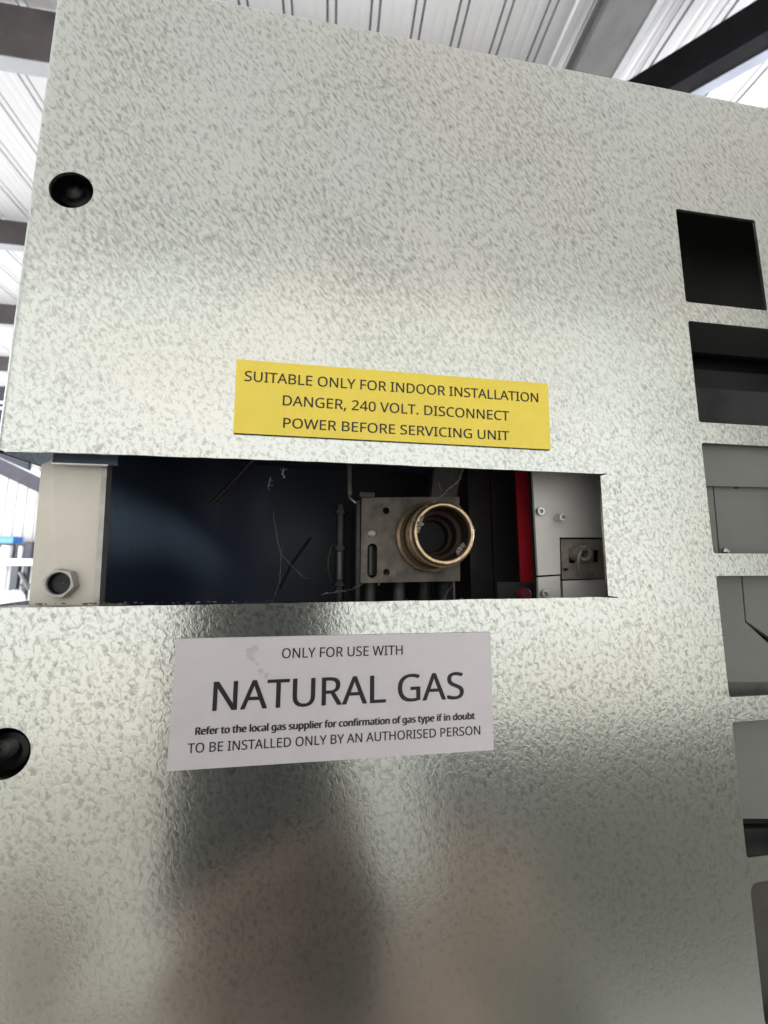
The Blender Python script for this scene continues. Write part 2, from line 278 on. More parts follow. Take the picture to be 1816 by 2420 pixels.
GLYPHS = json.loads('''{" ":[208],",":[215,[154,84,136,23,111,-42,85,-103,33,-103,49,-38,63,31,73,93,148,93]],".":[215,[58,43,61,69,72,85,88,94,107,97,126,94,142,85,153,69,157,43,153,18,142,2,126,-8,107,-11,88,-8,72,2,61,18]],"0":[458,[419,287,409,163,395,112,376,70,349,37,316,12,276,-3,229,-8,170,1,122,27,86,70,60,129,44,201,39,287,44,373,58,446,83,504,119,547,167,573,229,581,287,573,335,547,372,504,399,446,414,373],[110,287,113,215,121,156,137,111,159,78,190,59,229,52,268,59,298,78,320,110,336,156,345,215,348,287,345,359,336,417,320,463,298,495,268,515,229,521,190,515,159,495,137,463,121,417,113,359]],"2":[458,[417,0,38,0,38,59,188,210,261,287,306,353,318,387,322,424,315,466,294,496,261,514,221,520,181,517,147,506,83,466,45,513,94,548,153,572,221,581,270,576,313,562,347,540,372,510,388,472,394,428,389,385,375,344,353,305,324,267,247,185,128,67,128,64,417,64]],"4":[458,[443,130,359,130,359,0,291,0,291,130,17,130,17,190,286,576,359,576,359,193,443,193],[291,374,291,412,293,444,294,474,295,500,292,500,276,468,257,438,86,193,291,193]],"A":[512,[437,0,368,177,141,177,73,0,0,0,224,575,289,575,512,0],[282,415,274,438,263,473,255,500,247,468,238,438,230,415,165,241,346,241]],"B":[521,[241,573,336,565,404,541,445,497,459,431,456,399,446,371,431,347,409,328,382,313,350,304,350,300,415,279,441,261,461,236,474,203,478,163,472,115,454,74,425,42,385,19,337,5,279,0,78,0,78,573],[256,329,318,335,357,352,377,382,384,423,376,463,351,490,308,506,245,511,150,511,150,329],[150,269,150,61,265,61,330,68,371,91,394,125,401,168,398,197,388,221,370,241,344,256,307,266,260,269]],"C":[507,[323,517,280,513,241,502,206,482,178,456,155,423,139,383,129,337,125,286,131,220,147,164,175,117,213,83,262,62,322,55,394,62,460,78,460,15,393,-2,312,-8,232,1,166,28,115,72,78,131,56,203,49,287,53,349,67,406,89,456,120,499,159,534,206,559,261,575,324,581,409,572,482,547,453,486,394,508]],"D":[585,[536,292,528,203,501,131,457,74,399,33,325,8,237,0,78,0,78,573,254,573,335,565,404,540,460,501,502,446,528,377],[460,289,454,359,435,415,404,457,361,487,308,505,244,511,150,511,150,62,228,62,329,76,402,119,446,190]],"E":[446,[398,0,78,0,78,573,398,573,398,509,150,509,150,330,383,330,383,268,150,268,150,63,398,63]],"F":[416,[150,0,78,0,78,573,398,573,398,509,150,509,150,306,383,306,383,243,150,243]],"G":[584,[326,302,524,302,524,22,431,-1,323,-8,241,1,173,28,120,71,81,130,57,202,49,286,58,370,84,442,127,500,186,544,259,571,346,581,437,572,516,547,489,484,421,508,342,517,278,510,225,489,181,455,150,409,131,353,124,286,130,222,146,166,175,119,216,84,270,62,340,55,404,59,452,68,452,238,326,238]],"H":[594,[516,0,443,0,443,267,150,267,150,0,78,0,78,573,150,573,150,330,443,330,443,573,516,573]],"I":[272,[239,0,32,0,32,42,99,57,99,515,32,531,32,573,239,573,239,531,172,515,172,57,239,42]],"L":[420,[78,0,78,573,150,573,150,64,400,64,400,0]],"N":[609,[532,0,447,0,141,476,138,476,141,432,143,378,144,320,144,0,78,0,78,573,161,573,467,99,470,99,468,137,466,193,464,249,464,573,532,573]],"O":[626,[577,287,573,224,561,166,540,116,510,73,473,38,428,13,375,-3,314,-8,251,-3,196,13,151,39,114,73,85,116,65,167,53,224,49,288,56,370,78,442,114,500,166,545,232,572,314,581,393,572,459,545,510,501,547,442,570,370],[125,287,130,220,145,163,171,117,207,83,255,62,314,55,373,62,420,83,456,117,481,163,496,220,501,287,490,384,456,457,398,503,314,518,255,511,207,490,171,457,145,411,130,354]],"P":[485,[229,573,326,562,393,528,431,475,444,404,433,336,417,306,395,278,364,255,324,238,275,227,216,223,150,223,150,0,78,0,78,573],[223,511,150,511,150,285,208,285,258,288,298,296,330,311,352,334,365,363,370,401,361,449,334,484,289,504]],"R":[499,[236,573,301,568,353,555,393,532,422,500,439,460,444,410,440,368,427,334,408,306,385,285,330,257,487,0,403,0,264,237,150,237,150,0,78,0,78,573],[232,510,150,510,150,298,236,298,296,304,338,325,362,359,370,407,366,440,355,467,336,486,310,500,275,507]],"S":[440,[403,153,396,106,378,66,348,35,307,11,257,-3,198,-8,137,-5,83,4,41,19,41,88,113,65,201,55,240,57,273,66,298,79,316,98,327,120,330,147,327,173,318,194,302,213,277,230,196,265,131,294,85,330,57,375,48,435,54,477,71,513,99,542,136,563,180,576,231,581,318,572,389,549,366,487,302,508,229,517,196,515,169,507,148,494,133,478,124,457,121,434,124,407,133,386,149,367,172,351,246,318,332,279,362,255,385,228,398,194]],"T":[446,[259,0,187,0,187,509,8,509,8,573,437,573,437,509,259,509]],"U":[586,[513,202,507,146,489,95,459,52,416,20,360,-1,290,-8,196,7,128,50,86,118,72,204,72,573,144,573,144,201,154,139,182,93,228,64,294,55,342,59,379,73,407,96,427,126,438,161,442,202,442,573,513,573]],"V":[481,[481,573,277,0,204,0,0,573,75,573,204,205,220,160,231,119,241,80,250,119,262,161,277,207,405,573]],"W":[746,[735,573,583,0,510,0,399,375,389,410,380,443,373,471,370,488,367,471,361,443,352,409,342,373,234,0,161,0,10,573,85,573,174,223,183,186,190,151,196,118,201,87,206,119,213,154,222,191,232,227,333,573,407,573,512,225,523,187,532,151,538,117,544,87,550,129,560,175,572,224,660,573]],"Y":[454,[227,291,376,573,454,573,263,222,263,0,191,0,191,219,0,573,79,573]],"a":[450,[231,437,299,428,347,403,376,358,385,293,385,0,334,0,320,61,317,61,279,22,234,-1,172,-8,136,-5,103,6,75,23,55,48,41,80,37,119,50,176,87,219,152,245,243,257,316,259,316,285,310,330,293,359,265,375,227,380,163,370,106,347,84,400,151,426],[252,208,184,200,141,182,118,155,110,119,115,87,132,66,157,53,188,49,238,56,279,79,306,117,315,172,315,210]],"b":[493,[139,461,138,410,135,373,139,373,161,398,189,419,226,432,272,437,344,423,401,381,437,312,449,215,444,147,427,91,400,48,365,17,322,-2,272,-8,226,-3,189,10,161,31,139,55,133,55,119,0,68,0,68,609,139,609],[260,379,219,374,188,361,165,339,150,308,142,268,139,217,139,214,145,144,165,93,202,61,261,51,312,61,348,93,369,145,376,216,369,287,348,338,311,368]],"c":[385,[241,-8,187,-2,139,15,99,45,69,87,50,143,44,213,51,284,71,342,102,385,142,415,191,432,245,438,309,431,358,415,337,356,292,370,244,376,204,371,172,358,148,335,131,303,120,263,117,213,120,166,131,126,148,94,172,71,202,58,240,53,302,60,351,78,351,15,304,-2]],"d":[493,[221,-8,148,6,92,48,56,117,44,214,56,311,93,381,149,424,221,438,280,429,323,407,354,374,359,374,356,405,354,438,354,609,425,609,425,0,368,0,358,58,354,58,323,24,279,1],[232,51,290,60,328,88,348,135,355,200,355,213,349,284,329,336,291,369,231,379,181,368,146,334,124,281,117,213,124,144,146,93,181,61]],"e":[452,[234,438,286,432,329,414,364,385,390,346,406,299,411,244,411,201,117,201,127,137,154,90,197,62,254,52,327,60,392,82,392,20,327,-1,251,-8,194,-2,143,17,101,48,70,91,51,146,44,212,50,277,68,333,96,378,134,411,181,431],[233,380,188,372,154,348,130,309,119,257,338,257,335,292,326,322,312,346,292,364,266,376]],"f":[276,[266,375,158,375,158,0,87,0,87,375,12,375,12,408,87,432,87,457,92,507,104,547,124,577,152,597,186,609,227,613,274,609,310,599,292,544,262,552,228,556,197,550,175,532,162,502,158,458,158,430,266,430]],"g":[493,[221,438,261,434,297,422,329,402,355,373,359,373,369,430,425,430,425,-7,420,-63,404,-109,378,-146,341,-172,293,-187,233,-192,147,-186,78,-165,78,-100,149,-125,237,-134,286,-126,324,-101,347,-63,355,-13,355,4,356,32,358,57,354,57,329,28,299,8,263,-4,221,-8,147,7,91,51,56,121,44,214,56,306,91,377,147,423],[230,379,197,374,169,359,147,336,130,303,120,262,117,213,124,143,146,92,182,60,232,50,288,58,309,69,326,85,349,131,356,197,356,214,353,267,343,309,326,340,302,362,270,374]],"h":[495,[139,431,138,399,135,370,140,370,174,407,221,429,273,437,321,433,360,421,391,400,413,370,426,330,431,280,431,0,361,0,361,275,355,321,338,353,308,372,265,379,222,374,189,360,166,338,150,308,142,269,139,222,139,0,68,0,68,609,139,609]],"i":[207,[139,430,139,0,68,0,68,430],[104,591,133,580,142,566,145,546,142,526,133,512,104,501,88,504,75,512,66,526,63,546,66,566,75,580,88,588]],"l":[207,[139,0,68,0,68,609,139,609]],"m":[750,[540,438,603,429,649,401,676,352,685,280,685,0,615,0,615,277,610,321,594,353,567,372,528,379,474,369,438,342,418,298,411,237,411,0,342,0,342,277,332,333,320,353,303,367,281,376,253,379,215,374,185,360,164,338,150,308,141,269,139,223,139,0,68,0,68,430,125,430,136,371,140,371,173,409,217,431,266,438,312,433,349,420,378,398,398,366,402,366,427,398,461,420,499,433]],"n":[495,[275,438,343,429,391,401,421,352,431,280,431,0,361,0,361,275,355,321,338,353,308,372,265,379,204,368,166,338,146,289,139,223,139,0,68,0,68,430,125,430,136,371,140,371,175,409,222,431]],"o":[485,[442,216,438,165,428,121,411,82,388,51,359,25,324,7,285,-4,241,-8,200,-4,163,7,129,25,100,51,77,82,59,121,48,165,44,216,50,282,68,336,97,380,137,412,186,431,244,438,299,431,347,412,387,380,417,336,436,282],[117,216,120,169,130,128,147,95,172,71,203,56,243,51,282,56,314,71,339,95,356,128,366,169,369,216,365,263,355,303,338,335,314,359,282,374,242,379,185,368,147,335,124,284]],"p":[493,[273,438,344,424,401,383,437,313,449,216,444,148,427,93,401,49,365,17,322,-2,272,-8,213,1,170,24,139,55,134,55,137,20,139,-16,139,-192,68,-192,68,430,126,430,136,371,139,371,170,405,213,429],[260,379,221,374,190,362,167,342,152,313,142,275,139,229,139,216,142,167,150,126,165,93,188,70,220,55,261,51,297,56,326,72,348,98,364,131,373,171,376,217,369,283,348,334,311,367]],"r":[331,[269,438,295,437,319,433,310,368,287,372,264,374,217,363,176,334,149,289,139,229,139,0,68,0,68,430,126,430,134,351,137,351,170,395,214,426,240,435]],"s":[384,[348,119,343,80,327,49,302,24,268,6,226,-4,176,-8,99,-1,42,19,42,83,104,60,178,49,224,53,256,66,274,86,280,112,271,141,239,167,174,196,103,228,76,245,57,266,45,292,41,324,52,372,85,408,137,430,202,438,275,430,339,409,315,353,258,372,197,380,159,377,131,366,114,350,108,328,119,298,154,274,219,246,289,215,314,197,333,176,344,150]],"t":[289,[212,50,245,53,272,59,272,5,240,-4,200,-8,167,-5,138,4,112,20,91,44,78,79,74,125,74,375,13,375,13,409,75,437,103,528,144,528,144,430,269,430,269,375,144,375,144,127,149,93,163,69,185,54]],"u":[495,[427,430,427,0,370,0,359,57,356,57,321,20,273,-1,220,-8,173,-4,134,8,103,29,81,59,68,99,63,148,63,430,135,430,135,153,141,108,158,76,188,57,230,51,273,55,306,69,330,91,345,121,354,160,357,206,357,430]],"y":[409,[1,430,76,430,169,185,184,144,196,105,205,68,209,68,224,121,245,186,333,430,409,430,224,-59,188,-130,165,-156,138,-176,106,-188,67,-192,34,-190,9,-186,9,-130,30,-133,56,-135,99,-126,130,-99,152,-59,174,-2]]}''')
def lettering(text, p0, p1, cap, y, m, parent, bold=0.0, name='lettering'):
    """one line of flat print whose baseline runs from p0 to p1 (points of the panel plane)"""
    adv = 0.0; polys = []
    for ch in text:
        g = GLYPHS[ch]
        for s in g[1:]: polys.append([(s[i] + adv, s[i + 1]) for i in range(0, len(s), 2)])
        adv += g[0]
    x0 = min(x for p in polys for x, z in p); x1 = max(x for p in polys for x, z in p)
    d = Vector((p1.x - p0.x, p1.z - p0.z)); sx = d.length / (x1 - x0); sz = cap / 573.0
    ux = d.normalized(); uz = Vector((-ux.y, ux.x))
    out = []
    for p in polys:
        out.append([(p0.x + ux.x * (x - x0) * sx + uz.x * z * sz, p0.z + ux.y * (x - x0) * sx + uz.y * z * sz) for x, z in p])
    o = flat_shape(name, out, m, parent, extrude=0.00002)
    shift(o, y)
    if bold:
        o2 = flat_shape('bold_pass', [[(x + bold, z + bold * 0.3) for x, z in p] for p in out], m, None, extrude=0.00002)
        bm = bmesh.new(); bm.from_mesh(o.data); me2 = o2.data; me2.transform(Matrix.Translation((0, y - 0.000045, 0))); bm.from_mesh(me2)
        bm.to_mesh(o.data); bm.free(); bpy.data.objects.remove(o2)
    return o

# ------------------------------------------------------------------ the shed around it
ROOF = CH + 3.1
floor_bm = bmesh.new(); box(floor_bm, (-14, -8, -0.2), (8, 12, 0.0))
fl = obj('floor', floor_bm, M['floor']); fl['kind'] = 'structure'

roof = bpy.data.objects.new('roof', None); COL.objects.link(roof); roof['kind'] = 'structure'
PIT = 0.2458
def sheet_mesh(name, nribs, y0, y1):
    bm = bmesh.new(); prof = []
    for k in range(nribs):
        x = k * PIT
        prof += [(x, 0), (x + 0.009, 0.0), (x + 0.011, 0.05), (x + 0.020, 0.05), (x + 0.023, 0.004), (x + 0.057, 0.004), (x + 0.060, 0.05), (x + 0.069, 0.05), (x + 0.071, 0.0),
                 (x + 0.130, 0), (x + 0.140, 0.0016), (x + 0.152, 0.0016), (x + 0.162, 0), (x + 0.190, 0), (x + 0.200, 0.0016), (x + 0.210, 0.0016), (x + 0.220, 0)]
    prof.append((nribs * PIT - 0.004, 0))
    a = [bm.verts.new((x, y0, -z * 0 + z)) for x, z in prof]; b = [bm.verts.new((x, y1, z)) for x, z in prof]
    for i in range(len(prof) - 1): bm.faces.new((a[i], a[i + 1], b[i + 1], b[i]))
    me = bpy.data.meshes.new(name); bm.to_mesh(me); bm.free(); return me
sm = sheet_mesh('roof_sheet', 3, -7.0, 11.2); sm.materials.append(M['roof'])
for i in range(-18, 10):
    o = link('roof_sheet', sm, None, roof); o.location = (-0.327 + i * 3 * PIT, 0, ROOF + random.uniform(0, 0.002))

# purlins hang under the sheets and run across
def purlin(y0, lab, hh):
    t = thing('purlin', lab, 'purlin', 'roof purlins')
    bm = bmesh.new(); box(bm, (-13, y0, ROOF - hh), (1.22, y0 + 0.006, ROOF - 0.004)); obj('web', bm, M['purlin'], t)  # shadow on the web is painted into its dark brown
    bm = bmesh.new(); box(bm, (-13, y0 + 0.0065, ROOF - hh - 0.0005), (1.22, y0 + 0.082, ROOF - hh + 0.006)); obj('bottom_flange', bm, M['flange'], t)  # light from the floor is painted in as pale grey
    for bx in (-4.3, -2.72 if y0 > 3 else -2.5, -1.2):
        bm = bmesh.new(); box(bm, (bx, y0 - 0.012, ROOF - 0.19), (bx + 0.045, y0 - 0.001, ROOF - 0.02), 0.003); obj('cleat', bm, M['flange'], t)
labs = ['dark brown roof purlin nearest the casing, at the top left corner', 'dark roof purlin level with the upper screw hole, second from the top',
        'dark roof purlin third from the top at the left edge', 'narrow far purlin fourth from the top under the white roof',
        'distant purlin close above the grey end wall', 'farthest purlin meeting the grey end wall']
for y0, l, hh in zip((1.946, 3.496, 4.80, 6.15, 7.5, 9.0), labs, (0.34, 0.24, 0.26, .24, .24, .24)): purlin(y0, l, hh)

# rafter: I section running with the ribs
t = thing('rafter', 'grey steel rafter running with the roof ribs at the top right', 'beam')
bm = bmesh.new(); box(bm, (1.30, 0.3, ROOF - 0.40), (1.52, 10.9, ROOF - 0.385)); obj('bottom_flange', bm, M['rafter'], t)
bm = bmesh.new(); box(bm, (1.405, 0.3, ROOF - 0.384), (1.415, 10.9, ROOF - 0.03)); obj('web', bm, M['rafter'], t)
bm = bmesh.new(); box(bm, (1.523, 0.3, ROOF - 0.405), (1.56, 10.9, ROOF - 0.375)); obj('edge_strip', bm, M['flange'], t)  # pale strip paints in the lit edge of the flange
bm = bmesh.new(); box(bm, (1.262, 0.3, ROOF - 0.14), (1.297, 10.9, ROOF - 0.10)); obj('edge_strip', bm, M['roof'], t)
# knee brace: black box section; bluish light is painted into the flange colour
t = thing('knee_brace', 'black diagonal steel brace with a bluish lit flange at the top right', 'brace')
A = Vector((1.66, 1.80, ROOF - 0.36)); B = A + Vector((1.5, -1.42, 0.05)); ax = (B - A).normalized(); sd = Vector((ax.y, -ax.x, 0)).normalized() * -1
def bar(bm, A, B, w0, w1, h0, h1):
    up = Vector((0, 0, 1)); vs = []
    for P in (A, B):
        vs.append([bm.verts.new(P + sd * w + up * h) for w, h in ((w0, h0), (w1, h0), (w1, h1), (w0, h1))])
    for k in range(4): bm.faces.new((vs[0][k], vs[0][(k + 1) % 4], vs[1][(k + 1) % 4], vs[1][k]))
    bm.faces.new(vs[0][::-1]); bm.faces.new(vs[1])
bm = bmesh.new(); bar(bm, A, B, 0.0, 0.10, 0.0, 0.22); obj('box_section', bm, M['brace'], t)
bm = bmesh.new(); bar(bm, A, B, 0.102, 0.16, -0.004, 0.006); obj('flange', bm, M['lit_flange'], t)
bm = bmesh.new(); tube(bm, [A + Vector((0.02, -0.06, 0.06)), A + Vector((0.0, -0.10, 0.06))], 0.018, 6); obj('bolt', bm, M['steel'], t)

# end wall of vertical sheets, and the dark side and rear walls
def wall(name, label, p0, p1, h, m, n, top=None):
    t = thing(name, label, 'wall'); p0 = Vector(p0); p1 = Vector(p1); d = (p1 - p0) / n
    nn = Vector((d.y, -d.x, 0)).normalized()
    me = bpy.data.meshes.new('wall_sheet'); bm = bmesh.new(); L = d.length; prof = []
    for k in range(4):
        x = L * k / 4
        prof += [(x, 0), (x + L * .16, 0), (x + L * .18, .02), (x + L * .22, .02), (x + L * .235, 0)]
    prof.append((L - 0.003, 0))
    a = [bm.verts.new((x, -y, 0)) for x, y in prof]; b = [bm.verts.new((x, -y, h)) for x, y in prof]
    for i in range(len(prof) - 1): bm.faces.new((a[i], a[i + 1], b[i + 1], b[i]))
    bm.to_mesh(me); bm.free(); me.materials.append(m)
    for i in range(n):
        o = link('wall_sheet', me, None, t); o.location = p0 + d * i; o.rotation_euler = (0, 0, math.atan2(d.y, d.x))
    return t
wall('end_wall', 'pale grey sheet metal end wall beyond the bench', (-13, 11.0, 0), (6, 11.0, 0), ROOF - 0.02, M['wall'], 20)
wall('side_wall', 'grey sheet metal side wall on the right of the casing', (5.6, 1.0, 0), (5.6, -5.4, 0), ROOF - 0.02, M['dark_wall'], 7)

# eave strut before the end wall; its lit top is painted as white
t = thing('eave_strut', 'dark sloping strut with a lit white edge in front of the grey end wall', 'beam')
P0, P1 = at(-60, 1050, 10.2), at(140, 1145, 10.2)
def slat(bm, P0, P1, h, dy): 
    vs = [bm.verts.new(P) for P in (P0, P1, P1 + Vector((0, 0, -h)), P0 + Vector((0, 0, -h)))]
    ws = [bm.verts.new(v.co + Vector((0, dy, 0))) for v in vs]
    bm.faces.new(vs); bm.faces.new(ws[::-1])
    for k in range(4): bm.faces.new((vs[k], vs[(k + 1) % 4], ws[(k + 1) % 4], ws[k]))
bm = bmesh.new(); slat(bm, P0, P1, 0.42, 0.12); obj('web', bm, M['carton'], t)
bm = bmesh.new(); slat(bm, P0 + Vector((0, -0.09, 0.10)), P1 + Vector((0, -0.09, 0.10)), 0.13, 0.08); obj('flange', bm, M['white'], t)  # lit top of the strut, painted in as white
t = thing('roof_strut', 'dark upper strut between the last purlins and the end wall', 'beam')
bm = bmesh.new(); slat(bm, at(-60, 1020, 9.9), at(70, 1078, 9.9), 0.34, 0.1); obj('web', bm, M['bench_leg'], t)
for k, (yy, lab) in enumerate(((905, 'dark cable tray high on the left, upper of the two'), (965, 'dark cable tray high on the left, lower of the two'))):
    t = thing('cable_tray', lab, 'cable tray', 'cable trays under the roof')
    bm = bmesh.new(); a = at(-60, yy, 7.3); b = at(26 - 7 * k, yy + 4, 7.3); box(bm, (a.x, a.y, a.z - 0.34), (b.x, a.y + 0.2, a.z)); obj('tray', bm, M['carton'], t)
    bm = bmesh.new(); box(bm, (a.x, a.y - 0.02, a.z - 0.36), (b.x, a.y - 0.001, a.z - 0.31)); obj('lip', bm, M['white'], t)

# workbench and what lies on it (far left)
by = 10.25
ba, bb = at(-70, 1320, by), at(78, 1322, by); zt = ba.z
bench = thing('storage_rack', 'storage rack with a pale beam and dark uprights in front of the grey end wall', 'rack')
bm = bmesh.new(); box(bm, (ba.x - 1, by, zt - 0.165), (bb.x, by + 0.6, zt), 0.01); obj('beam', bm, M['bench_top'], bench)
for px0, px1 in ((27, 44), (56, 66), (-60, -48)):
    a, b = at(px0, 1340, by + .05), at(px1, 1340, by + .05)
    bm = bmesh.new(); box(bm, (a.x, by + 0.05, 0.0), (b.x, by + 0.16, zt - 0.166)); obj('upright', bm, M['bench_leg'], bench)
bm = bmesh.new(); tube(bm, [at(47, 1352, by + .02), at(58, 1372, by + .02), at(68, 1393, by + .02)], 0.035, 6); obj('stay', bm, M['rafter'], bench)
bm = bmesh.new(); a, b = at(44, 1380, by + .1), at(58, 1386, by + .1); box(bm, (a.x, a.y, b.z), (b.x + 0.1, a.y + 0.05, a.z)); obj('rail', bm, M['rafter'], bench)
def bench_box(name, px0, py0, px1, lab, cat, m, bev=0.02, dy=0.3, y=by + 0.06, base=None, lid=None):
    a, b = at(px0, py0, y), at(px1, py0, y)
    t = thing(name, lab, cat); z0 = zt + 0.001 if base is None else base
    bm = bmesh.new(); box(bm, (a.x, y, z0), (b.x, y + dy, a.z), bev); obj('shell', bm, m, t)
    bm = bmesh.new(); box(bm, (a.x - 0.012, y - 0.012, a.z + 0.001), (b.x + 0.012, y + dy + 0.012, a.z + 0.026), 0.005); obj('lid', bm, lid or m, t)
    return a.z + 0.027
ztop = bench_box('storage_box', -60, 1286, 33, 'dark grey box at the left on the rack beam, under the blue crate', 'box', M['bench_leg'], y=by + 0.2)
t = thing('blue_crate', 'bright blue plastic crate on top of the dark box on the rack beam', 'crate')
a, b = at(-60, 1269, by + .2), at(33, 1269, by + .2)
bm = bmesh.new(); box(bm, (a.x, by + .2, ztop + 0.001), (b.x, by + .5, a.z), 0.015); obj('crate_body', bm, M['blue'], t)
bm = bmesh.new(); box(bm, (a.x - .015, by + .185, a.z + 0.001), (b.x + .015, by + .515, a.z + 0.02), 0.006); obj('rim', bm, M['blue'], t)
bench_box('carton', 58, 1283, 77, 'grey purple carton at the right end of the rack beam', 'carton', M['carton'])
bench_box('carton', 36, 1286, 57, 'dark carton in the middle of the rack beam behind the small white pot', 'carton', M['bench_leg'], y=by + .15)
def pot(px, py, r, lab, m):
    a = at(px, py, by + 0.05); t = thing('pot', lab, 'pot'); bm = bmesh.new(); h = a.z - zt
    tube(bm, [(a.x, by + 0.02 + r, zt + 0.001), (a.x, by + 0.02 + r, zt + h * .85), (a.x, by + 0.02 + r, a.z)], [r * .85, r, r * .8], 18); obj('pot_body', bm, m, t, True)
    bm = bmesh.new(); tube(bm, [(a.x, by + 0.02 + r, a.z + .001), (a.x, by + 0.02 + r, a.z + .02)], r * .86, 18); obj('lid', bm, m, t)
pot(12, 1291, 0.12, 'large white pot at the left on the rack beam', M['white'])
pot(50, 1293, 0.045, 'small white pot in front of the dark carton on the rack beam', M['white'])
# white sheeting heaped on the floor
bm = bmesh.new(); nx, ny = 26, 14
a = at(-80, 1394, 9.6); b = at(74, 1399, 9.6); grid = []
for j in range(ny):
    row = []
    for i in range(nx):
        u, v = i / (nx - 1), j / (ny - 1); e = min(1, 6 * v, 6 * (1 - v), 8 * (1 - u) + 0.15, 8 * u + 0.15)
        row.append(bm.verts.new((a.x + (b.x - a.x) * u + random.uniform(-.02, .02), 9.0 + 0.7 * v, 0.004 + (a.z - 0.02) * e ** .6 + random.uniform(-.03, .03) * (1 if 0 < v < 1 else 0))))
    grid.append(row)
for j in range(ny - 1):
    for i in range(nx - 1): bm.faces.new((grid[j][i], grid[j][i + 1], grid[j + 1][i + 1], grid[j + 1][i]))
tag(obj('white_sheeting', bm, M['white'], None, True), 'crumpled white sheeting heaped over a load standing before the rack', 'plastic sheeting')

# ------------------------------------------------------------------ the gas heater casing
H = thing('gas_heater', 'pale embossed metal heater casing with a slot showing its brass gas inlet', 'heater')
XL = -0.0766; ZT = CH + 0.1650; XR = 0.36; ZB = CH - 0.34
ST, SB, SR = CH + 0.0260, CH - 0.0100, 0.0781
TH = 0.0004
S0 = [(XL, ST + 0.0001), (0.0, ST + 0.0002), (SR, ST - 0.0003)]
S1 = [(SR - 0.0003, SB + 0.0005), (0.0, SB + 0.0000), (XL, SB - 0.0003)]
outline = [(XL, ZT), (XL, S0[0][1])]
def burr(p, q, n, amp):
    return [(p[0] + (q[0] - p[0]) * i / n, p[1] + (q[1] - p[1]) * i / n + random.uniform(-amp, amp)) for i in range(n)]
outline += burr(S0[0], S0[1], 24, 0.00006) + burr(S0[1], S0[2], 24, 0.00006)
outline += [(SR, ST - 0.0003), (SR + 0.0022, ST - 0.00005), (SR + 0.0022, ST - 0.00030), (SR, ST - 0.0009)]
outline += [(SR - 0.0003, SB + 0.0008), (SR + 0.0026, SB + 0.0004), (SR + 0.0026, SB + 0.00012), (SR - 0.0006, SB + 0.0003)]
outline += burr(S1[0], S1[1], 24, 0.00007)[1:] + burr(S1[1], S1[2], 24, 0.00007)
outline += [(XL, SB - 0.0002), (XL, ZB), (XR, ZB), (XR, ZT)]
HU = at(168.8, 448.8); HLc = at(15, 1781)
hr = 0.0053
polys = [outline, circ(HU.x, HU.z, hr), circ(HU.x, HLc.z, hr)]
VX, VZ, VP, VW, VH = 0.1132, CH + 0.1179, 0.04058, 0.0311, 0.0340
for i in range(-1, 9):
    if i < 0: continue
    for j in range(2):
        x0 = VX + j * 0.0395; z1 = VZ - VP * i
        rr = 0.0008 if i < 5 else 0.0025
        hgt = VH if i not in (4,) else VH + 0.0005
        c = []
        for cxx, czz, a0 in ((x0 + VW - rr, z1 - rr, 0), (x0 + rr, z1 - rr, 90), (x0 + rr, z1 - hgt + rr, 180), (x0 + VW - rr, z1 - hgt + rr, 270)):
            c += [(cxx + rr * math.cos(R_(a0 + k * 30)), czz + rr * math.sin(R_(a0 + k * 30))) for k in range(4)]
        polys.append(c)
front = flat_shape('front_panel', polys, M['sheet'], H, extrude=TH)
shift(front, TH)
# rolled edges of the cover: left bends above and below the slot, top bend
def bend(p0, p1, nrm, r=0.0024, back=0.022):
    """quarter bend from the panel edge p0-p1 turning towards nrm and back"""
    bm = bmesh.new(); rows = []
    for k in range(9):
        a = math.pi / 2 * k / 8
        off = Vector(nrm) * (r * math.sin(a)) + Vector((0, 1, 0)) * (r * (1 - math.cos(a)))
        rows.append((off))
    rows.append(Vector(nrm) * r + Vector((0, back, 0)))
    rows.append(Vector(nrm) * (r - 0.0008) + Vector((0, back, 0))); rows.append(Vector(nrm) * (r - 0.0008) + Vector((0, r, 0)))
    vs = [[bm.verts.new(Vector(p) + o) for p in (p0, p1)] for o in rows]
    for a, b in zip(vs, vs[1:]): bm.faces.new((a[0], a[1], b[1], b[0]))
    return bm
for nm, p0, p1, nn in (('side_fold', (XL, 0, S0[0][1]), (XL, 0, ZT), (-1, 0, 0)), ('side_fold', (XL, 0, ZB), (XL, 0, SB - 0.0002), (-1, 0, 0)), ('top_fold', (XL, 0, ZT), (XR, 0, ZT), (0, 0, 1))):
    obj(nm, bend(p0, p1, nn), M['sheet'], H, True)
bm = bmesh.new(); box(bm, (XL + .003, 0.022, ZT - 0.001), (XR, 0.19, ZT + 0.0016)); obj('top_plate', bm, M['zinc'], H)
bm = bmesh.new(); box(bm, (XR, 0.001, ZB), (XR + 0.0012, 0.19, ZT)); obj('end_plate', bm, M['zinc'], H)
# folded lips of the slot
bm = bmesh.new(); box(bm, (XL - .002, 0.0012, SB - 0.0012), (at(270,1430,.003).x, 0.010, SB - 0.0006)); obj('slot_lip', bm, M['zinc'], H)
# upright flange of the chassis with its hexagon rivet nut
fy = 0.0085
fp = [at(98, 1085, fy), at(125, 1085, fy), at(245, 1085, fy), at(224, 1440, fy), at(68, 1440, fy)]
bm = bmesh.new(); prism(bm, [(p.x, p.z) for p in (fp[1], fp[2], fp[3], at(140, 1440, fy))], fy, fy + 0.001); 
q = [at(126, 1085, fy), at(141, 1440, fy)]
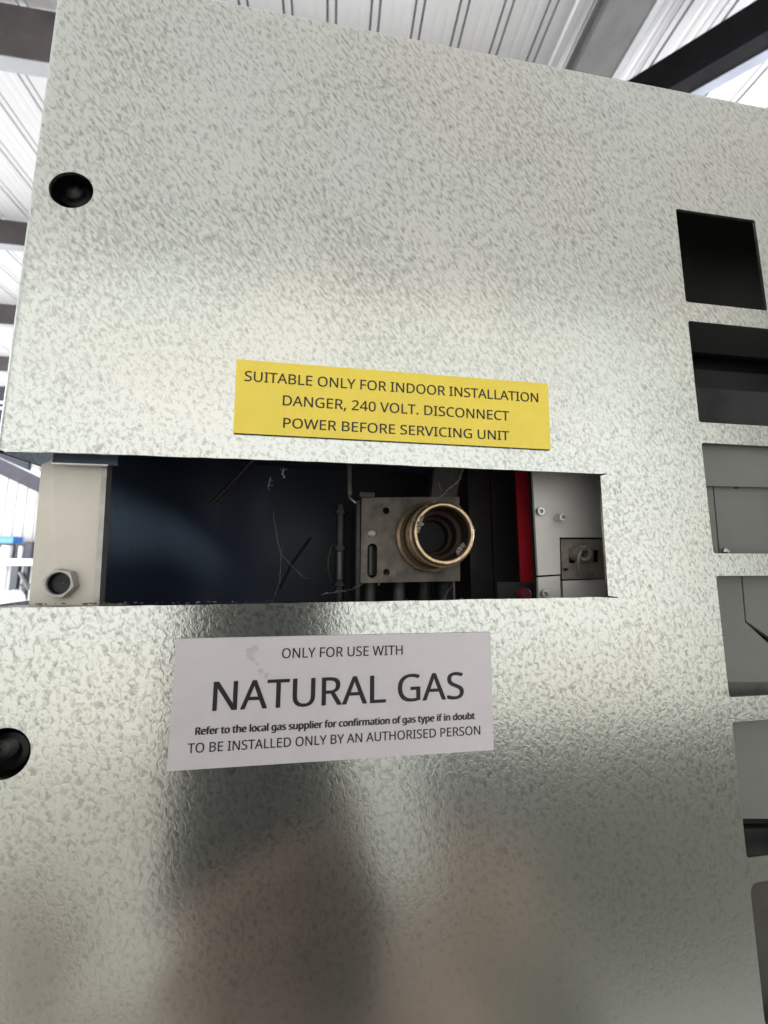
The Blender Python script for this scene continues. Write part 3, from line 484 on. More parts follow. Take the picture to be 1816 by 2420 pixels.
# left strip is bent slightly back
a0, a1, b0, b1 = at(98, 1098, fy + .0010), at(68, 1440, fy + .0010), q[0], q[1]
vs = [bm.verts.new(v) for v in (a0, b0 + Vector((-.00005, .0002, 0)), b1 + Vector((-.00005, .0002, 0)), a1)]
bm.faces.new(vs)
obj('chassis_flange', bm, M['cream'], H)
bm = bmesh.new(); e0, e1 = at(245, 1085, fy), at(224, 1440, fy)
prism(bm, [(e0.x + .0001, e0.z), (e0.x + .0013, e0.z), (e1.x + .0013, e1.z), (e1.x + .0001, e1.z)], fy - 0.0006, fy + 0.0018); obj('flange_return', bm, M['zinc'], H)
bm = bmesh.new(); k0, k1 = at(128, 1060, fy - .003), at(278, 1100, fy - .003)
box(bm, (k0.x, fy - .003, k1.z), (k1.x, fy - .0022, ST + .004)); obj('chassis_tie', bm, M['navy'], H)
bm = bmesh.new(); box(bm, (k0.x, fy - .0034, k1.z - .00025), (k1.x - .002, fy - .002, k1.z + .00012)); obj('tie_edge', bm, M['steel'], H)
def rivet_nut(px, py, y, lab=None):
    p = at(px, py, y); bm = bmesh.new(); R0, R1 = 0.0039, 0.0026; n = 36; rings = []
    def hexr(a): 
        a = (a + R_(12)) % (math.pi / 3) - math.pi / 6
        return R0 * math.cos(math.pi / 6) / math.cos(a)
    for rad, yy in ((None, 0.0), (None, -0.0016), (0.93, -0.0021), (R1 * 1.08, -0.0021), (R1, -0.0018), (R1 * .95, 0.004), (R1 * .5, 0.0065), (0.0001, 0.0072)):
        ring = []
        for k in range(n):
            a = 2 * math.pi * k / n; r = hexr(a) if rad is None else (hexr(a) * .95 if rad == 0.93 else rad)
            ring.append(bm.verts.new((p.x + r * math.cos(a), y + yy, p.z + r * math.sin(a))))
        rings.append(ring)
    for a, b in zip(rings, rings[1:]):
        for k in range(n): bm.faces.new((a[k], a[(k + 1) % n], b[(k + 1) % n], b[k]))
    return obj('rivet_nut', bm, M['zinc'], H, False)
rn = rivet_nut(151, 1378, fy)
bm = bmesh.new(); p = at(151, 1378, fy); lathe(bm, (p.x, fy, p.z), [(-0.0017, 0.00262), (-0.0012, 0.00255), (-0.0004, 0.0024), (-0.0001, 0.0001)], 24); obj('nut_bore', bm, M['charcoal'], rn, True)
# behind the two screw holes
for hz, in ((HU.z,), (HLc.z,)):
    bm = bmesh.new(); rings = lathe(bm, (HU.x, 0.0012, hz), [(0.0, 0.0066), (0.0005, 0.0076), (0.0095, 0.0076), (0.0098, 0.0001)], 32)
    o = obj('screw_well', bm, M['charcoal'], H, True)
    bm = bmesh.new(); lathe(bm, (HU.x - .0032, 0.0062, hz + (hz - CH) * .052), [(0.002, 0.0044), (0.0, 0.0042), (-0.0002, 0.0030), (0.001, 0.0026), (0.003, 0.0001)], 24); obj('well_nut', bm, M['charcoal'], o, True)
    bm = bmesh.new(); lathe(bm, (HU.x + .001, 0.0105, hz - .0018), [(0.0035, 0.0031), (0.0, 0.0029), (-0.0012, 0.0018), (-0.0014, 0.0002)], 20); bm.transform(Matrix.Translation((-0.0056, -0.0035, 0.0030 + (hz - CH) * .062))); obj('screw_tip', bm, M['zinc_dark'], o, True)

# inside of the casing: one curved dark sheet for the end and the back, then top, bottom
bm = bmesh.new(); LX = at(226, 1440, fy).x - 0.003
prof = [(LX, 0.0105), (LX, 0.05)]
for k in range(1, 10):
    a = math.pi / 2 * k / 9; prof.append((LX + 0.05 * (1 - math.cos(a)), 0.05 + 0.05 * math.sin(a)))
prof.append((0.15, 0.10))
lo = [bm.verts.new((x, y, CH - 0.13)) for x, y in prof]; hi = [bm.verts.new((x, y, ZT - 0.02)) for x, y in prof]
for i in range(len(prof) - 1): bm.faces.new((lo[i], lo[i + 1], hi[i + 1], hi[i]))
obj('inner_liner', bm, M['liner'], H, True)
def painted_haze(m):
    """pale slanting haze streak painted into the blued steel colour, darker and browner towards the valve"""
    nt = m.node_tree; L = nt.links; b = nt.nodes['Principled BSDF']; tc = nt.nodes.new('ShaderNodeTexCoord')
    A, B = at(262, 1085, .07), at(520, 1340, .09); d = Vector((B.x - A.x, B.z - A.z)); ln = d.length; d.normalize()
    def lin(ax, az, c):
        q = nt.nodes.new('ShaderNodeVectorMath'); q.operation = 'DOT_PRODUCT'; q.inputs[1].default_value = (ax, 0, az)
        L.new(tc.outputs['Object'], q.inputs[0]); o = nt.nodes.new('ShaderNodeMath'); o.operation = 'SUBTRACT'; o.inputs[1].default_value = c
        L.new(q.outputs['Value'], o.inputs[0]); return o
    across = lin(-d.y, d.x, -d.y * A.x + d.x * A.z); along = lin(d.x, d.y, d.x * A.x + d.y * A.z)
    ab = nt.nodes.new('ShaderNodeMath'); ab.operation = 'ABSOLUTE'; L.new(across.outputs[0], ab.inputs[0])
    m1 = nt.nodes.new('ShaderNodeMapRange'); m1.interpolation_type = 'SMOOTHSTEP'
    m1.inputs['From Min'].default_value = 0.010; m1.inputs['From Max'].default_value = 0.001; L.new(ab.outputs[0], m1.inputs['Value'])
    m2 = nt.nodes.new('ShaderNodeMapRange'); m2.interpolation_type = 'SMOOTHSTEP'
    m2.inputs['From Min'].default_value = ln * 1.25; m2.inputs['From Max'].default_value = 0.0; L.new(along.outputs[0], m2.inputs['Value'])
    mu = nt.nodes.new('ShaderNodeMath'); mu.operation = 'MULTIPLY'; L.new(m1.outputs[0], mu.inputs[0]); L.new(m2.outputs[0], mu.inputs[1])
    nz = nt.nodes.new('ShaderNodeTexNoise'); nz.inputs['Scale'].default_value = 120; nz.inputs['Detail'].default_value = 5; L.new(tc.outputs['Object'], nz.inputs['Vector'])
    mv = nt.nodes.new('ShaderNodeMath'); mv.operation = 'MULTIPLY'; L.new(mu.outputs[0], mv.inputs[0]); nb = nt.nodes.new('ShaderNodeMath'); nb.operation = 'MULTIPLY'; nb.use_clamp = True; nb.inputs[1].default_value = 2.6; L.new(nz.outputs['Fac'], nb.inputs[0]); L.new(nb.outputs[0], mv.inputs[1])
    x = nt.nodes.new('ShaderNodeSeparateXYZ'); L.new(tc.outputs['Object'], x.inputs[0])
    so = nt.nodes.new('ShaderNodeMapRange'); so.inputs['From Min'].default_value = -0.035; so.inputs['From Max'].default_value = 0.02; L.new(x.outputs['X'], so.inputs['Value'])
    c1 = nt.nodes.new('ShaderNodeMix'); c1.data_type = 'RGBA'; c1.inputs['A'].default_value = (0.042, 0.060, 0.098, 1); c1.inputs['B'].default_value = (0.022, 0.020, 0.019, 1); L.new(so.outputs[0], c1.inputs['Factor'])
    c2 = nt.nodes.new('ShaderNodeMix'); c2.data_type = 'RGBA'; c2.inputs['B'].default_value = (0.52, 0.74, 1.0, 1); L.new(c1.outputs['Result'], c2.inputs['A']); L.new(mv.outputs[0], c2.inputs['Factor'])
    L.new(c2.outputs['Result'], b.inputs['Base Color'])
painted_haze(M['liner'])  # haze streak goes into the liner's base colour
for nm, z in (('inner_roof', ST + 0.022), ('inner_floor', SB - 0.030)):
    bm = bmesh.new(); box(bm, (LX + .0003, 0.0105, z), (0.052, 0.0995, z + 0.001)); obj(nm, bm, M['navy'], H)
# tall dark plate right of the valve, with a seam
p0, p1 = at(1088, 1100, 0.052), at(1250, 1440, 0.052)
a, b = at(1108, 1200, .05).x, at(1161, 1200, .05).x
for x0, x1, nm in ((a, b - 0.00025, 'partition'), (b + 0.00025, at(1230, 1200, .05).x, 'partition')):
    bm = bmesh.new(); box(bm, (x0, 0.050, SB - 0.028), (x1, 0.052, ST + 0.021)); obj(nm, bm, M['charcoal'], H)
a, b = at(1028, 1100, .056), at(1086, 1185, .056)
bm = bmesh.new(); prism(bm, [(a.x, ST + .015), (at(1092, 1110, .056).x, ST + .015), (at(1075, 1190, .056).x, b.z - .003), (at(1016, 1190, .056).x, b.z - .003)], 0.056, 0.060); obj('support_strip', bm, M['zinc_dark'], H)

# --- gas valve with its brass inlet
vy = 0.044
V = bpy.data.objects.new('gas_valve', None); COL.objects.link(V); V.parent = H
def rect_px(x0, y0, x1, y1, y):
    a, b = at(x0, y0, y), at(x1, y1, y); return a.x, b.z, b.x, a.z
# face plate: filled outline with its holes
a, b, c, d = at(855, 1176, vy), at(1086, 1174, vy), at(1088, 1373, vy), at(852, 1378, vy)
s0, s1 = at(869, 1284, vy), at(892, 1366, vy); sr = (s1.x - s0.x) / 2
slot = [(s0.x + sr + sr * math.cos(R_(t_)), s0.z - sr + sr * math.sin(R_(t_))) for t_ in range(0, 181, 20)] + [(s0.x + sr + sr * math.cos(R_(t_)), s1.z + sr + sr * math.sin(R_(t_))) for t_ in range(180, 361, 20)]
h1, h2 = at(913, 1207, vy), at(914, 1352, vy)
pl = flat_shape('face_plate', [[(a.x, a.z), (b.x, b.z), (c.x, c.z), (d.x, d.z)], slot, circ(h1.x, h1.z, .00135, 18), circ(h2.x, h2.z, .00125, 18)], M['cast'], V, extrude=0.0007); shift(pl, vy + 0.0007)
bm = bmesh.new(); box(bm, (d.x + .0006, vy + 0.0075, c.z + .001), (c.x - .001, vy + 0.035, a.z - .0006), 0.001); obj('valve_body', bm, M['darkmetal'], V)
bm = bmesh.new(); tube(bm, [(s0.x + sr * .8, vy + .004, s0.z - .001), (s0.x + sr * .8, vy + .004, s1.z + .001)], .0011, 10); obj('slot_pin', bm, M['zinc_dark'], V, True)
bm = bmesh.new(); q = at(880, 1260, vy); lathe(bm, (q.x, vy, q.z), [(0.0, .0018), (-.0006, .0017), (-.0010, .0010), (-.0010, .0001)], 18); obj('rivet', bm, M['zinc'], V, True)
bm = bmesh.new(); box(bm, (d.x - .0018, vy - .001, c.z - .012), (d.x - .0003, vy + .03, a.z - .001), .0003); obj('side_bracket', bm, M['darkmetal'], V)
bm = bmesh.new(); a_, b_ = at(850, 1162, vy + .004), at(886, 1175, vy + .004); box(bm, (a_.x, vy + .004, b_.z), (b_.x, vy + .012, a_.z), .0005); obj('cap', bm, M['zinc_dark'], V)
# threaded spigot: flange, collar, threads, rim, bore
fc = at(1051, 1260, 0.024)
prof = [(0.0200, 0.0), (0.0200, 0.0131), (0.0185, 0.0134), (0.0165, 0.0132), (0.0160, 0.0122), (0.0140, 0.0120), (0.0115, 0.0116)]
bm = bmesh.new(); lathe(bm, (fc.x, 0.024, fc.z), prof[1:], 56, 0.006); obj('inlet_base', bm, M['brass_dusty'], V, True)
prof = [(0.0116, 0.0112)]
for k in range(3):
    y = 0.0110 - k * 0.0019
    prof += [(y, 0.01085), (y - 0.0006, 0.0098), (y - 0.0013, 0.0099), (y - 0.0017, 0.01085)]
prof += [(0.0046, 0.0108), (0.0042, 0.0114), (0.0028, 0.0114), (0.0024, 0.0107), (0.0012, 0.0107), (0.0003, 0.0104)]
bm = bmesh.new(); lathe(bm, (fc.x, 0.024, fc.z), prof, 64, 0.003); obj('inlet_thread', bm, M['brass_dusty'], V, True)
bm = bmesh.new(); lathe(bm, (fc.x, 0.024, fc.z), [(0.0003, 0.0104), (0.0, 0.0102), (-0.0001, 0.0098), (0.0001, 0.0093)], 64, 0.004); obj('inlet_rim', bm, M['brass_bright'], V, True)
bm = bmesh.new(); lathe(bm, (fc.x, 0.024, fc.z), [(0.0001, 0.0093), (0.0008, 0.0091), (0.0016, 0.0090)], 64, 0.003); obj('inlet_chamfer', bm, M['brass_dusty'], V, True)
bm = bmesh.new(); lathe(bm, (fc.x, 0.024, fc.z), [(0.0016, 0.0090), (0.0085, 0.0087), (0.0092, 0.0074), (0.0140, 0.0070), (0.0146, 0.0060), (0.0190, 0.0058)], 48, 0.004); obj('inlet_bore', bm, M['bore'], V, True)
bm = bmesh.new(); lathe(bm, (fc.x, 0.024, fc.z), [(0.0186, 0.0061), (0.0188, 0.0001)], 32); obj('bore_end', bm, M['black'], V, True)
# pipes under the valve
for x0, x1, m in ((857, 888, 'zinc_dark'), (929, 958, 'zinc_dark'), (985, 1020, 'darkmetal'), (1030, 1075, 'charcoal')):
    p, q = at(x0, 1385, vy + .012), at(x1, 1385, vy + .012); r = (q.x - p.x) / 2
    bm = bmesh.new(); tube(bm, [(p.x + r, vy + .012, c.z + .002), (p.x + r, vy + .012, SB - .029)], r, 16); obj('outlet_pipe', bm, M[m], V, True)
# connector stack left of the valve
C = bpy.data.objects.new('terminal_stack', None); COL.objects.link(C); C.parent = H
p = at(806, 1200, .05)
bm = bmesh.new(); tube(bm, [(p.x, .05, p.z + .001), (p.x, .05, at(806, 1330, .05).z), (p.x, .05, SB - .02)], .0018, 12); obj('stem', bm, M['darkmetal'], C, True)
for y0, y1, rr_ in ((1207, 1216, .0028), (1290, 1300, .0030), (1302, 1372, .0022), (1376, 1384, .0029)):
    u, w = at(806, y0, .05), at(806, y1, .05); bm = bmesh.new(); tube(bm, [(p.x, .05, u.z), (p.x, .05, w.z)], rr_, 12); obj('collar', bm, M['charcoal'], C, True)
u = at(803, 1305, .046); w = at(803, 1368, .046)
bm = bmesh.new(); tube(bm, [u, w], .0009, 8); obj('blade', bm, M['zinc_dark'], C, True)
bm = bmesh.new(); tube(bm, [at(785, 1290, .05), at(777, 1320, .05), at(777, 1350, .05), at(788, 1385, .05)], .0006, 8); obj('clip', bm, M['charcoal'], C, True)
# ignition lead: thin wire from above with a bright bent end
I = bpy.data.objects.new('ignition_wire', None); COL.objects.link(I); I.parent = H
bm = bmesh.new(); tube(bm, [at(825, 1060, .04), at(826, 1120, .04), at(827, 1165, .04), at(828, 1172, .04)], .0009, 10); obj('wire', bm, M['zinc_dark'], I, True)
bm = bmesh.new(); tube(bm, [at(826.5, 1170, .04), at(830, 1178, .0395), at(836, 1183, .039), at(843, 1188, .0385)], .0008, 10); obj('wire_tip', bm, M['steel'], I, True)
bm = bmesh.new(); tube(bm, [at(640, 1060, .06), at(590, 1095, .06), at(540, 1150, .062), at(497, 1193, .064)], .0009, 8); obj('thermocouple_lead', bm, M['copper'], H, True)
bm = bmesh.new(); tube(bm, [at(735, 1270, .075), at(690, 1332, .075), at(662, 1390, .075)], .0007, 6); obj('dark_lead', bm, M['black'], H, True)

# --- right end of the slot: red duct and the grey plate with its screws
ry = 0.026
a, b, c, d = at(1218, 1080, ry), at(1257, 1080, ry), at(1274, 1450, ry), at(1236, 1450, ry)
bm = bmesh.new(); prism(bm, [(a.x, a.z), (b.x, b.z), (c.x, c.z), (d.x, d.z)], ry, ry + .0008); obj('red_duct', bm, M['red'], H)
bm = bmesh.new(); p = at(1240, 1404, .02); lathe(bm, (p.x, .0185, p.z), [(.008, .0021), (.001, .0021), (0, .0015), (0, .0001)], 16); obj('red_plug', bm, M['plug_red'], H, True)
bm = bmesh.new(); a, b = at(1175, 1376, .022), at(1266, 1391, .022); box(bm, (a.x, .022, SB - .002), (b.x, .0235, a.z)); obj('dark_shelf', bm, M['black'], H)
gy = 0.013
G = bpy.data.objects.new('control_plate', None); COL.objects.link(G); G.parent = H
def plate_px(pts, y, m, nm, parent, th=.001):
    P = [at(x, z, y) for x, z in pts]; bm = bmesh.new(); prism(bm, [(p.x, p.z) for p in P], y, y + th); return obj(nm, bm, m, parent)
plate_px([(1257, 1080), (1460, 1080), (1460, 1270), (1323, 1270), (1325, 1357), (1272, 1360)], gy, M['grey_plate'], 'upper_plate', G)
plate_px([(1272, 1364.5), (1324, 1361), (1327, 1450), (1274, 1450)], gy, M['grey_plate'], 'lower_plate', G)
plate_px([(1331, 1373), (1470, 1368), (1470, 1450), (1333, 1450)], gy, M['grey_plate'], 'corner_plate', G)
plate_px([(1250, 1075), (1480, 1075), (1480, 1455), (1268, 1455)], gy + .0035, M['black'], 'backing', G)
# recessed grommet plate with a cable hook
wy = gy + .0012
P = lambda x, z: (lambda p: (p.x, p.z))(at(x, z, wy))
win = lambda x0, y0, x1, y1: [P(x0, y0), P(x1, y0), P(x1, y1), P(x0, y1)]
gp = flat_shape('grommet_plate', [[P(1326, 1274), P(1470, 1274), P(1470, 1366), P(1329, 1369)], win(1345, 1296, 1361, 1331), win(1403, 1300, 1417, 1329), win(1332, 1343, 1344, 1349)], M['cast'], G, extrude=.0004); shift(gp, wy + .0004)
bm = bmesh.new(); p = at(1382, 1307, gy - .003)
lathe(bm, (p.x, gy - .003, p.z), [(.005, .0025), (0.0, .0024), (0.0, .0015), (.004, .0014)], 24); obj('cable_gland', bm, M['cast'], gp, True)
bm = bmesh.new(); p2 = [at(1386, 1298, gy - .0035), at(1374, 1300, gy - .004), at(1368, 1314, gy - .004), at(1367, 1335, gy - .003), at(1369, 1352, gy - .002), at(1378, 1362, gy - .0018), at(1392, 1363, gy - .0018), at(1399, 1356, gy - .0015)]
tube(bm, p2, .0006, 8); obj('hook', bm, M['zinc_dark'], gp, True)
def cap_screw(px, py, h, r, y=gy):
    p = at(px, py, y - h); bm = bmesh.new()
    lathe(bm, (p.x, y - h, p.z), [(h, r), (0.00025, r), (0.0, r * .92), (0.0, r * .55), (.0006, r * .5), (.0012, r * .48), (.0012, .0001)], 20)
    s = obj('cap_screw', bm, M['steel'], G, True)
    return s
cap_screw(1280, 1208, .0013, .0013); cap_screw(1331, 1222, .0032, .0012); cap_screw(1290, 1403, .0013, .0012)

# --- grey plates of the inner case seen through the square vents
iy = 0.0045
def vp(pts, m, nm, y=iy): return plate_px(pts, y, m, nm, H, .0012)
vp([(1480, 1030), (2150, 1090), (2150, 1160), (1480, 1143)], M['vent_plate'], 'inner_case_plate', iy - .0018)
vp([(1480, 1145), (1684, 1145), (1700, 1330), (1560, 1330)], M['vent_plate'], 'inner_case_plate')
vp([(1687, 1146), (1738, 1146), (1735, 1155), (1745, 1155), (1750, 1146), (2150, 1162), (2150, 1330), (1704, 1330)], M['vent_plate'], 'inner_case_plate')
vp([(1560, 1334), (1749, 1334), (1761, 1470), (1860, 1560), (1860, 1612), (1600, 1612)], M['vent_plate'], 'inner_case_plate')
vp([(1752.5, 1334), (2150, 1334), (2150, 1740), (1764.5, 1468)], M['vent_plate'], 'inner_case_plate')
vp([(1640, 1609), (2150, 1606), (2150, 1668), (1640, 1662)], M['zinc_dark'], 'inner_case_strip', iy + .0015)
vp([(1640, 1664), (2150, 1664), (2150, 1938), (1680, 1934)], M['vent_plate'], 'inner_case_plate', iy + .001)
vp([(1700, 1960), (2150, 1950), (2150, 2080), (1700, 2080)], M['charcoal'], 'inner_case_strip', iy + .004)
vp([(1690, 1936), (2150, 1938), (2150, 1948), (1690, 1946)], M['black'], 'dark_strip', iy + .006)
vp([(1700, 2082), (2150, 2082), (2150, 2900), (1700, 2900)], M['brown_plate'], 'inner_case_plate', iy + .002)
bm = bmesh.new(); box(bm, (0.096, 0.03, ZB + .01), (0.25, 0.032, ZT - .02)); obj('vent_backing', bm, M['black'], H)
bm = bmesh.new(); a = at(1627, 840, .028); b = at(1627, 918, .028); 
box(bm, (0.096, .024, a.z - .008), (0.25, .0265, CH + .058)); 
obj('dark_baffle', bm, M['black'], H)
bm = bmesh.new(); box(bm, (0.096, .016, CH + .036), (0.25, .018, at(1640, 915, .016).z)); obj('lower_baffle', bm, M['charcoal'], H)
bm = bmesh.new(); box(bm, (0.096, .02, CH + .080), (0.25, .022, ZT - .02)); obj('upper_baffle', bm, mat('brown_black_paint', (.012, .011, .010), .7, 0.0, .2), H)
bm = bmesh.new(); p = at(1718, 1303, iy - .001); lathe(bm, (p.x, iy - .001, p.z), [(.001, .0011), (0, .001), (-.0006, .0004), (-.0006, .0001)], 14); obj('plate_rivet', bm, M['steel'], H, True)

# --- warning plates and their print
def label_plate(name, px, y0, th, mats, lab):
    P4 = [at(*p) for p in px]; bm = bmesh.new()
    prism(bm, [(p.x, p.z) for p in P4], y0 - th, y0); bm.faces.ensure_lookup_table()
    for i, f in enumerate(bm.faces): f.material_index = 0 if i == 0 else 1
    o = obj(name, bm, mats, H); o['label'] = lab; return o
YL = label_plate('warning_plate', [(561, 852), (1292, 909), (1299, 1064), (553, 1025)], -0.0001, 0.0006, [M['yellow'], M['ply']], 'yellow warning plate with three lines of dark capitals')
WL = label_plate('gas_sticker', [(419, 1509), (1158, 1493), (1166, 1771), (396, 1821)], -0.0001, 0.00025, [M['paper'], M['paper']], 'pale lilac sticker naming the gas in large capitals')
ypx = lambda x, z: at(540 + x * .4819, 840 + z * .4819, -0.0009)
wpx = lambda x, z: at(380 + x * .494, 1480 + z * .494, -0.0003)
for txt, p0, p1, ch in (('SUITABLE ONLY FOR INDOOR INSTALLATION', (78, 123), (1521, 229), 49), ('DANGER, 240 VOLT. DISCONNECT', (266, 243), (1378, 319), 49), ('POWER BEFORE SERVICING UNIT', (268, 353), (1378, 416), 48)):
    cap = (ypx(p0[0], p0[1] - ch) - ypx(*p0)).length
    lettering(txt, ypx(*p0), ypx(*p1), cap, -0.00073, M['ink_soft'], YL, .00007)
for txt, p0, p1, ch, bo in (('ONLY FOR USE WITH', (580, 153), (1157, 136), 47, .00005), ('NATURAL GAS', (247, 405), (1447, 346), 138, .00022), ('Refer to the local gas supplier for confirmation of gas type if in doubt', (165, 520), (1500, 444), 35, .00022), ('TO BE INSTALLED ONLY BY AN AUTHORISED PERSON', (128, 607), (1528, 517), 46, .00005)):
    cap = (wpx(p0[0], p0[1] - ch) - wpx(*p0)).length
    lettering(txt, wpx(*p0), wpx(*p1), cap, -0.00038, M['ink'], WL, bo)
# thumb smudges on the sticker
sm_ = []
for sx_, sz_, r in ((430, 118, 22), (452, 108, 18), (425, 140, 16), (440, 158, 13), (462, 180, 10), (480, 214, 14), (505, 236, 13)):
    p = wpx(sx_, sz_); q = wpx(sx_ + r, sz_); rr_ = (q - p).length
    sm_.append([(p.x + rr_ * random.uniform(.7, 1.2) * math.cos(k * .52), p.z + rr_ * random.uniform(.7, 1.2) * math.sin(k * .52)) for k in range(12)])
bm = bmesh.new()
for k, poly in enumerate(sm_): bm.faces.new([bm.verts.new((x, -0.00037 - k * 4e-6, z)) for x, z in poly])
obj('smudge', bm, M['smudge'], WL)

# ------------------------------------------------------------------ cobwebs and dust
W = thing('cobweb', 'dusty cobweb strands strung across the slot round the brass inlet', 'cobweb')
def strand(pts, r, y_, fluff=0):
    bm = bmesh.new(); P3 = []
    yy = y_ if isinstance(y_, (list, tuple)) else [y_] * len(pts)
    for (a, b), (c, d), ya, yb in zip(pts, pts[1:], yy, yy[1:]):
        for k in range(6):
            t_ = k / 6; P3.append(at(a + (c - a) * t_ + random.uniform(-1, 1), b + (d - b) * t_ + random.uniform(-1, 1), ya + (yb - ya) * t_))
    P3.append(at(*pts[-1], yy[-1]))
    tube(bm, P3, [r * random.uniform(.2, .9) for _ in P3], 5)
    for k in range(fluff):
        p = random.choice(P3); v = Vector((random.uniform(-1, 1), random.uniform(-.5, .5), random.uniform(-1, 1))) * .0006
        tube(bm, [p, p + v, p + v * 1.6 + Vector((.0003, 0, .0002))], r * .3, 4)
    obj('strand', bm, M['fluff'], W)
strand([(1094, 1108), (1086, 1135), (1058, 1158), (1042, 1174)], .00022, [.012, .016, .022, .024], 10)
strand([(1044, 1160), (1040, 1150), (1036, 1140)], .00016, .022, 4)
strand([(950, 1300), (928, 1334), (905, 1368), (893, 1384)], .00018, [.03, .036, .042, .042], 5)
strand([(860, 1378), (830, 1394), (800, 1398), (760, 1405)], .00018, [.042, .035, .02, .006], 4)
strand([(1072, 1378), (1056, 1402), (1048, 1420)], .00013, [.04, .03, .01], 2)
strand([(672, 1104), (668, 1120), (674, 1128)], .00016, .004, 4)
strand([(640, 1128), (634, 1150)], .00016, .01, 3)
strand([(645, 1210), (655, 1270), (664, 1310), (662, 1370), (650, 1408)], .00008, [.03, .03, .03, .02, .004], 3)
strand([(664, 1308), (690, 1338), (720, 1365)], .00009, .03, 5)
bm = bmesh.new()                                # dust lumps on the rim and along the lip
def lump(p, rr_):
    res = bmesh.ops.create_icosphere(bm, subdivisions=2, radius=rr_, matrix=Matrix.Translation(p))
    for v in res['verts']: v.co += Vector((random.uniform(-1, 1), random.uniform(-1, 1), random.uniform(-1, 1))) * rr_ * .45
for ang, dy, rr_, rad in ((152, .0006, .0009, .0092), (160, .0004, .0011, .0090), (168, .0005, .0009, .0091), (176, .0008, .0007, .0091), (146, .0002, .0006, .0093), (6, .001, .0005, .0107), (12, .0014, .0004, .0108), (-28, .003, .0008, .0084), (-38, .0034, .0010, .0083), (-48, .003, .0008, .0084)):
    lump(fc + Vector((rad * math.cos(R_(ang)), dy, rad * math.sin(R_(ang)))), rr_)
for k in range(60):
    ang = random.gauss(95, 38); lump(fc + Vector((.0108 * math.cos(R_(ang)), random.uniform(.0005, .010), .0108 * math.sin(R_(ang)))), random.uniform(.00012, .0004))
obj('dust_lump', bm, M['fluff'], W)
bm = bmesh.new()
for k in range(46):
    x = random.choice((random.uniform(-.060, -.02), random.uniform(-.074, -.05), random.uniform(-.06, .05))); r = random.uniform(.0001, .0003)
    res = bmesh.ops.create_icosphere(bm, subdivisions=1, radius=r, matrix=Matrix.Translation((x, random.uniform(.001, .006), SB + .0001 + r * .3)) @ Matrix.Diagonal((2.2, 1, .7, 1)))
    for v in res['verts']: v.co += Vector((random.uniform(-1, 1), random.uniform(-1, 1), random.uniform(-1, 1))) * r * .5
o = obj('lip_dust', bm, M['edge'], None); o['kind'] = 'stuff'; o['label'] = 'grey dust crumbs along the lower lip of the slot'; 

# ------------------------------------------------------------------ phone and hand mirrored in the panel
def cf(x, u, f): return CAM + c_right * (x * .001) + c_up * (u * .001) + c_fwd * (f * .001)
FR = Matrix((c_right, c_fwd, c_up)).transposed().to_4x4()
T = thing('phone', 'dark smartphone held up to the casing, seen as its dark reflection', 'phone')
bm = bmesh.new(); box(bm, (-0.066, -0.012, -0.138), (0.006, -0.0045, 0.011), 0.003); bm.transform(Matrix.Translation(CAM) @ FR); obj('phone_body', bm, M['phone'], T, True)
for x, u in ((-0.026, -0.002), (-0.012, -0.022)):
    bm = bmesh.new(); lathe(bm, (x, -0.0045, u), [(0, .0075), (-.0, .0074), (.0015, .007), (.0015, .0055), (.001, .0001)], 24); bm.transform(Matrix.Translation(CAM) @ FR); obj('lens_ring', bm, M['lens'], T, True)

def skin(name, chains, m, parent=None, sub=2):
    vs, es, rs = [], [], []
    idx = {}
    def add(k, p, r):
        if k in idx: return idx[k]
        idx[k] = len(vs); vs.append(p); rs.append(r); return idx[k]
    for ch in chains:
        prev = None
        for k, p, r in ch:
            i = add(k, p, r)
            if prev is not None: es.append((prev, i))
            prev = i
    me = bpy.data.meshes.new(name); me.from_pydata(vs, es, [])
    o = bpy.data.objects.new(name, me); COL.objects.link(o)
    o.modifiers.new('skin', 'SKIN'); s = o.modifiers.new('sub', 'SUBSURF'); s.levels = sub; s.render_levels = sub
    for v, r in zip(me.skin_vertices[0].data, rs): v.radius = (r, r)
    me.skin_vertices[0].data[0].use_root = True
    m2 = bpy.data.meshes.new_from_object(o.evaluated_get(bpy.context.evaluated_depsgraph_get()))
    bpy.data.objects.remove(o)
    for p in m2.polygons: p.use_smooth = True
    m2.materials.clear()
    return link(name, m2, m, parent)
def wp(x, y, z): return Vector((x, y, CH + z - 0.27))
w = ('w', cf(-6, -228, -50), .026); pm = ('pm', cf(4, -168, -14), .027)
pel = ('pel', wp(0.270, -.74, -.86), .150); che = ('che', wp(0.270, -.68, -.52), .155); nk = ('nk', wp(0.260, -.64, -.33), .055)
ch = [[pel, ('wa', wp(0.270, -.72, -.70), .135), che, nk, ('hd0', wp(0.255, -.60, -.25), .070), ('hd1', wp(0.255, -.60, -.16), .085), ('hd2', wp(0.255, -.61, -.08), .070)]]
ch.append([('hd0', None, 0), ('nose', wp(0.250, -.505, -.20), .016)])
ch.append([che, ('rs', wp(0.440, -.66, -.42), .062), ('re', wp(0.410, -.50, -.62), .046), ('rf', wp(.12, -.34, -.18), .038), w, pm])
ch.append([che, ('ls', wp(.10, -.66, -.42), .062), ('le', wp(.02, -.60, -.58), .046), ('lf', wp(-.31, -.42, -0.230), .036), ('lw', wp(-.245, -.32, -0.100), .028), ('lp', wp(-.232, -.29, -0.040), .036)])
for k_, (dx, dz) in enumerate(((-.03, .07), (-.012, .085), (.006, .08), (.022, .065))):
    ch.append([('lp', None, 0), ('lk%d' % k_, wp(-.235 + dx * .6, -.28, -.04 + dz * .55), .0095), ('lt%d' % k_, wp(-.235 + dx, -.265, -.04 + dz * .9), .0075)])
